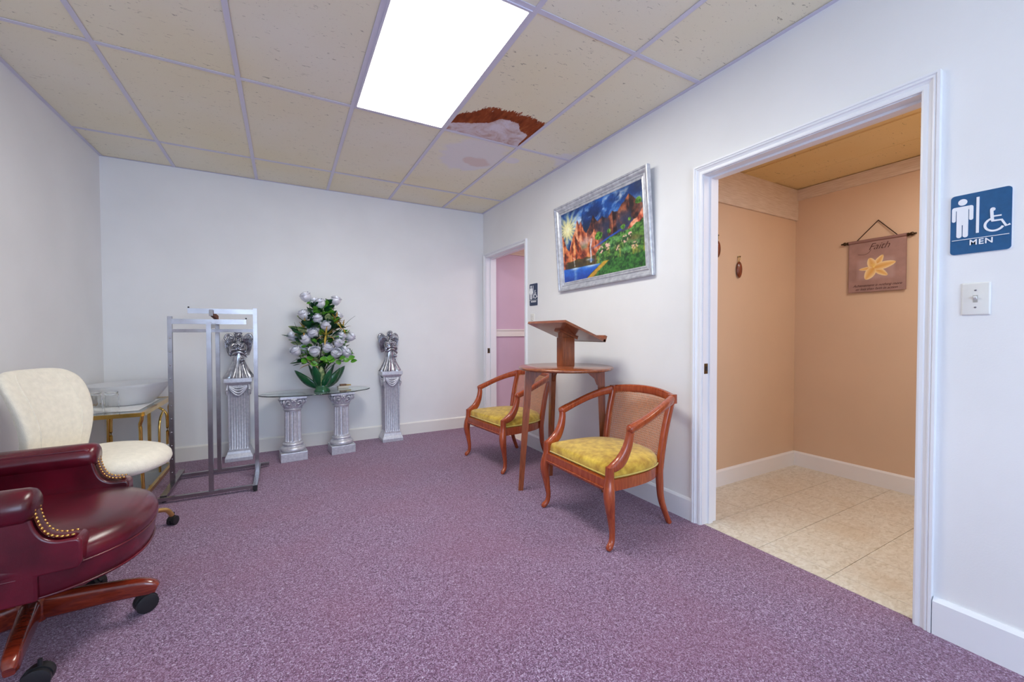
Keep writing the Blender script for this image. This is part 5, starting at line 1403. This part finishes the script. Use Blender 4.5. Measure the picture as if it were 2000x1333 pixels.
def sign(name, loc, w, h, label, word, blue, woman):
    root = bpy.data.objects.new(name, None); COL.objects.link(root)
    root.matrix_world = Matrix(((0, 0, -1, loc[0]), (-1, 0, 0, loc[1]), (0, 1, 0, loc[2]), (0, 0, 0, 1)))   # local x = -Y world, y = up, z = into room
    tag(root, label, 'sign')
    MB().prism(rrect(w, h, 0.012), 2, 0.0, 0.0025).build('back_plate', MAT['sign_white'], root)
    MB().prism(rrect(w - 0.003, h - 0.003, 0.011), 2, 0.0025, 0.005).build('face_plate', blue, root)
    W = MAT['sign_white']; z0, z1 = 0.005, 0.0062
    cnt = [0]
    def up1():
        cnt[0] += 1; return 0.0060 + 0.00012 * cnt[0]
    # standing figure
    fx = -0.042
    g = MB()
    g.prism([(fx + 0.0115 * math.cos(2 * PI * k / 20), 0.079 + 0.0115 * math.sin(2 * PI * k / 20)) for k in range(20)], 2, z0, up1())
    if not woman:
        g.prism(capsule((fx - 0.020, 0.0575), (fx + 0.020, 0.0575), 0.0065), 2, z0, up1())
        g.prism([(fx - 0.0145, 0.060), (fx + 0.0145, 0.060), (fx + 0.0145, -0.002), (fx - 0.0145, -0.002)], 2, z0, up1())
        for s in (-1, 1):
            g.prism(capsule((fx + s * 0.0215, 0.056), (fx + s * 0.0215, 0.017), 0.005), 2, z0, up1())
            g.prism(capsule((fx + s * 0.0078, 0.010), (fx + s * 0.0078, -0.040), 0.0066), 2, z0, up1())
    else:
        g.prism(capsule((fx - 0.014, 0.0585), (fx + 0.014, 0.0585), 0.0065), 2, z0, up1())
        g.prism([(fx - 0.012, 0.062), (fx + 0.012, 0.062), (fx + 0.024, 0.005), (fx - 0.024, 0.005)], 2, z0, up1())
        for s in (-1, 1):
            g.prism(capsule((fx + s * 0.017, 0.057), (fx + s * 0.026, 0.022), 0.0048), 2, z0, up1())
            g.prism(capsule((fx + s * 0.0075, 0.010), (fx + s * 0.0075, -0.040), 0.0058), 2, z0, up1())
    g.build('figure_symbol', W, root)
    MB().prism([(-0.0085, -0.037), (-0.0015, -0.037), (-0.0015, 0.088), (-0.0085, 0.088)], 2, z0, up1()).build('divider', W, root)
    g = MB(); wx = 0.034; wy = -0.016
    arc = [(wx + 0.0215 * math.cos(math.radians(a)), wy + 0.0215 * math.sin(math.radians(a))) for a in range(95, 345, 10)]
    g.prism(stroke(arc, 0.0031), 2, z0, up1())
    g.prism([(0.030 + 0.0062 * math.cos(2 * PI * k / 16), 0.036 + 0.0062 * math.sin(2 * PI * k / 16)) for k in range(16)], 2, z0, up1())
    g.prism(stroke([(0.0275, 0.034), (0.0285, 0.012), (0.0295, -0.002)], 0.0038), 2, z0, up1())
    g.prism(stroke([(0.0285, 0.012), (0.050, 0.0115)], 0.0024), 2, z0, up1())
    g.prism(stroke([(0.0270, -0.003), (0.0505, -0.004), (0.0605, -0.026), (0.0695, -0.0225)], 0.0030), 2, z0, up1())
    g.build('wheelchair_symbol', W, root)
    MB().prism([(-w / 2 + 0.006, -0.0555), (w / 2 - 0.006, -0.0555), (w / 2 - 0.006, -0.0535), (-w / 2 + 0.006, -0.0535)], 2, z0, up1()).build('rule', W, root)
    me = text_mesh(word, 0.0262 if word == 'MEN' else 0.0225, 0.0006, 0, 0.0005, space=1.12); me.materials.clear(); me.materials.append(W)
    t = inst(me, 'lettering', root, (0.004, -0.0690, z1))
    return root
sign('washroom_sign', (XR, 0.468, 1.5165), 0.147, 0.214, 'blue MEN washroom sign with man and wheelchair symbols, by the near doorway', 'MEN', MAT['sign_blue'], False)
sign('washroom_sign', (XR, 3.405, 1.505), 0.148, 0.216, 'small navy WOMEN washroom sign beside the far corner doorway', 'WOMEN', MAT['sign_navy'], True)

# ================================================================== light switches
MAT['ivory'] = mat('ivory_plastic', rgb(226, 224, 218), 0.35)
def light_switch(loc, label, wd=0.070):
    root = bpy.data.objects.new('light_switch', None); COL.objects.link(root)
    root.matrix_world = Matrix(((0, 0, -1, loc[0]), (-1, 0, 0, loc[1]), (0, 1, 0, loc[2]), (0, 0, 0, 1)))
    tag(root, label, 'light switch')
    rg = []
    for i_, z in ((0.0, 0.0), (0.0, 0.003), (0.0025, 0.0055), (0.004, 0.006)):
        rg.append([(x, y, z) for x, y in rrect(wd - 2 * i_, 0.114 - 2 * i_, 0.003, 3)])
    MB().loft(rg).build('cover_plate', MAT['ivory'], root, 40)
    MB().box(-0.0055, 0.0055, -0.0125, 0.0125, 0.006, 0.0068).build('toggle_slot', mat('toggle_surround', rgb(170, 166, 158), 0.5), root)
    MB().add([(-0.0042, -0.004, 0.0066), (0.0042, -0.004, 0.0066), (0.0042, 0.008, 0.0066), (-0.0042, 0.008, 0.0066), (-0.0032, 0.004, 0.016), (0.0032, 0.004, 0.016), (0.0032, 0.0095, 0.016), (-0.0032, 0.0095, 0.016)],
             [(3, 2, 1, 0), (4, 5, 6, 7), (0, 1, 5, 4), (1, 2, 6, 5), (2, 3, 7, 6), (3, 0, 4, 7)]).build('toggle', MAT['ivory'], root)
    for s in (-1, 1):
        sc_ = MB().lathe([(0.0032, 0.0), (0.0030, 0.0008), (0.0018, 0.0013)], 14, (0, s * 0.030, 0.006)).build('screw', MAT['screw'], root, 50)
        MB().box(-0.0026, 0.0026, s * 0.030 - 0.0005, s * 0.030 + 0.0005, 0.0070, 0.0074).build('screw_slot', MAT['dark'], sc_)
    return root
light_switch((XR, 0.4745, 1.249), 'ivory toggle light switch on the wall below the blue MEN sign')
light_switch((XR, 3.425, 1.262), 'ivory light switch below the small navy WOMEN sign', 0.070)

# ================================================================== cloth banner in the washroom
MAT['banner_ink'] = mat('dark_brown_ink', rgb(72, 36, 28), 0.7)
MAT['dark_iron'] = mat('dark_bronze_rod', rgb(74, 56, 40), 0.4, 0.8)
MAT['cord'] = mat('dark_brown_cord', rgb(52, 26, 16), 0.8)
def lily(u, v):
    C = np.tile(np.array([[0.64, 0.515, 0.49]]), (len(u), 1)); n = fbm(u, v, 6, 3, 4); n2 = fbm(u, v, 22, 8, 3)
    C = C * (0.90 + 0.2 * n[:, None])
    def over(m, col):
        nonlocal C
        m = np.clip(m, 0, 1)[:, None]; C = C * (1 - m) + col * m
    rect = np.clip((0.36 - np.abs(u - 0.49)) * 14, 0, 1) * np.clip((0.235 - np.abs(v - 0.445)) * 14, 0, 1)
    over(rect * 0.65, np.array([[0.72, 0.62, 0.61]]))
    cx, cy = 0.46, 0.46
    for (dx, dy, w, r) in ((0.16, 0.235, 0.060, 1), (-0.27, -0.01, 0.035, 1), (0.24, -0.165, 0.058, 1), (-0.085, 0.20, 0.075, 1), (0.375, 0.075, 0.068, 1), (-0.15, -0.215, 0.085, 1)):
        L_ = math.hypot(dx, dy); tx, ty = dx / L_, dy / L_
        a = ((u - cx) * tx + (v - cy) * ty) / L_; b = (-(u - cx) * ty + (v - cy) * tx)
        wd = 1.12 * w * np.sqrt(np.clip(np.sin(PI * np.clip(a, 0, 1) ** 0.75), 0, 1)) * (1 + 0.1 * (n2 - 0.5))
        m = np.clip((wd - np.abs(b)) / 0.008, 0, 1) * (a > 0.0) * (a < 1.0)
        t = np.clip(np.abs(b) / (wd + 1e-6), 0, 1)[:, None] ** 1.3 * 0.8 + np.clip(a, 0, 1)[:, None] * 0.3
        col = np.array([[0.88, 0.66, 0.34]]) * (1 - t) + np.array([[0.97, 0.91, 0.74]]) * t
        over(m, col)
    for k in range(5):
        a = math.radians(60 + 16 * k); x1, y1 = cx + 0.07 * math.cos(a), cy + 0.07 * math.sin(a)
        d = np.abs((u - cx) * math.sin(a) - (v - cy) * math.cos(a)); l = (u - cx) * math.cos(a) + (v - cy) * math.sin(a)
        over(np.clip((0.005 - d) * 300, 0, 1) * (l > 0.0) * (l < 0.09), np.array([[0.96, 0.86, 0.50]]))
    return C
by = (1.511 + 1.1765) / 2; bz0, bz1 = 1.431, 1.815
bn = bpy.data.objects.new('wall_banner', None); COL.objects.link(bn)
BXF = BX - 0.012
bn.matrix_world = Matrix(((0, 0, -1, BXF), (-1, 0, 0, by), (0, 1, 0, (bz0 + bz1) / 2), (0, 0, 0, 1)))
tag(bn, 'mauve Faith banner with a yellow lily hanging on the orange washroom wall', 'banner')
bw_, bh_ = 0.336, bz1 - bz0
MB().bbox(-bw_ / 2, bw_ / 2, -bh_ / 2, bh_ / 2, 0.0, 0.0035, 0.0012).build('cloth', mat('mauve_cloth', rgb(146, 112, 106), 0.9, 0, 0.06, 30, 0.3, 300), bn)
painted_grid('print', lily, 150, 170, bw_ - 0.006, bh_ - 0.010, vcolmat('printed_cloth', 0.85), bn, Matrix.Translation((0, -0.003, 0.0040)))
MB().sweep([(-bw_ / 2, bh_ / 2 - 0.004, 0.002), (bw_ / 2, bh_ / 2 - 0.004, 0.002)], 0.0115, 14).build('rod_sleeve', mat('mauve_cloth_sleeve', rgb(146, 112, 106), 0.9), bn, 60)
for s in (-1, 1):
    q = MB().lathe([(0.006, 0.0), (0.011, 0.003), (0.011, 0.010), (0.006, 0.013), (0.009, 0.017), (0.013, 0.024), (0.013, 0.030), (0.008, 0.036), (0.005, 0.040), (0.007, 0.044), (0.004, 0.050)], 16)
    q.xf(Matrix.Translation((s * bw_ / 2, bh_ / 2 - 0.004, 0.002)) @ Matrix.Rotation(s * PI / 2, 4, 'Y')).build('finial', MAT['dark_iron'], bn, 50)
P = [(-0.118, bh_ / 2 + 0.004, 0.004), (0.006, bh_ / 2 + 0.135, -0.004), (0.118, bh_ / 2 + 0.004, 0.004)]
MB().sweep([P[0], tuple(np.array(P[0]) * 0.04 + np.array(P[1]) * 0.96), P[1], tuple(np.array(P[2]) * 0.04 + np.array(P[1]) * 0.96), P[2]], 0.0030, 8).build('cord', MAT['cord'], bn, 60)
MB().lathe([(0.003, 0), (0.0045, 0.006), (0.002, 0.012)], 10).xf(Matrix.Translation((0.006, bh_ / 2 + 0.134, -0.010))).build('nail', MAT['dark_iron'], bn)
for txt, size, y, x, sh, sp in (('Faith', 0.066, bh_ / 2 - 0.055, 0.012, 0.45, 0.95), ('Achievement is nothing more', 0.0250, -bh_ / 2 + 0.048, 0.004, 0.4, 0.95), ('or less than faith in action', 0.0250, -bh_ / 2 + 0.022, 0.0, 0.4, 0.95)):
    me = text_mesh(txt, size, 0.0002, sh, -0.0006 if size > 0.05 else 0.0, space=sp); me.materials.clear(); me.materials.append(MAT['banner_ink'])
    inst(me, 'lettering', bn, (x, y, 0.0046))
MB().sweep(catmull([(-0.110, bh_ / 2 - 0.100, 0.0046), (-0.075, bh_ / 2 - 0.106, 0.0046), (-0.045, bh_ / 2 - 0.095, 0.0046), (-0.030, bh_ / 2 - 0.070, 0.0046)], 5), 0.0011, 6).build('flourish', MAT['banner_ink'], bn)

# ================================================================== little oval wooden pendants in the washroom
MAT['pendant'] = woodmat('dark_red_turned_wood', rgb(92, 34, 14), rgb(140, 62, 28), 0.25, 8, 2, 0.6)
def pendant(x, z, label):
    root = empty('wall_pendant', (x, BY, z), 0, label, 'ornament')
    MB().ball((0, -0.012, 0.0), (0.030, 0.012, 0.062), 24, 16).build('oval_drop', MAT['pendant'], root, 90)
    MB().ball((0, -0.020, 0.0), (0.022, 0.007, 0.050), 24, 14).build('carved_face', MAT['pendant'], root, 90)
    MB().sweep(catmull([(0, -0.004, 0.052), (0.010, -0.010, 0.075), (0.006, -0.012, 0.100), (-0.006, -0.012, 0.100), (-0.010, -0.010, 0.075), (0, -0.004, 0.052)], 4), 0.003, 8).build('cord_loop', mat('pale_cord', rgb(214, 186, 130), 0.7), root, 60)
    MB().lathe([(0.004, 0), (0.004, 0.016), (0.006, 0.018), (0.003, 0.022)], 12).xf(Matrix.Translation((0, 0, 0.098)) @ Matrix.Rotation(PI / 2, 4, 'X')).build('peg', MAT['brass_old'], root, 50)
    return root
pendant(3.003, 1.605, 'oval dark wooden pendant hanging on the orange wall inside the washroom')
pendant(2.742, 1.735, 'oval wooden pendant half hidden by the near door jamb in the washroom')
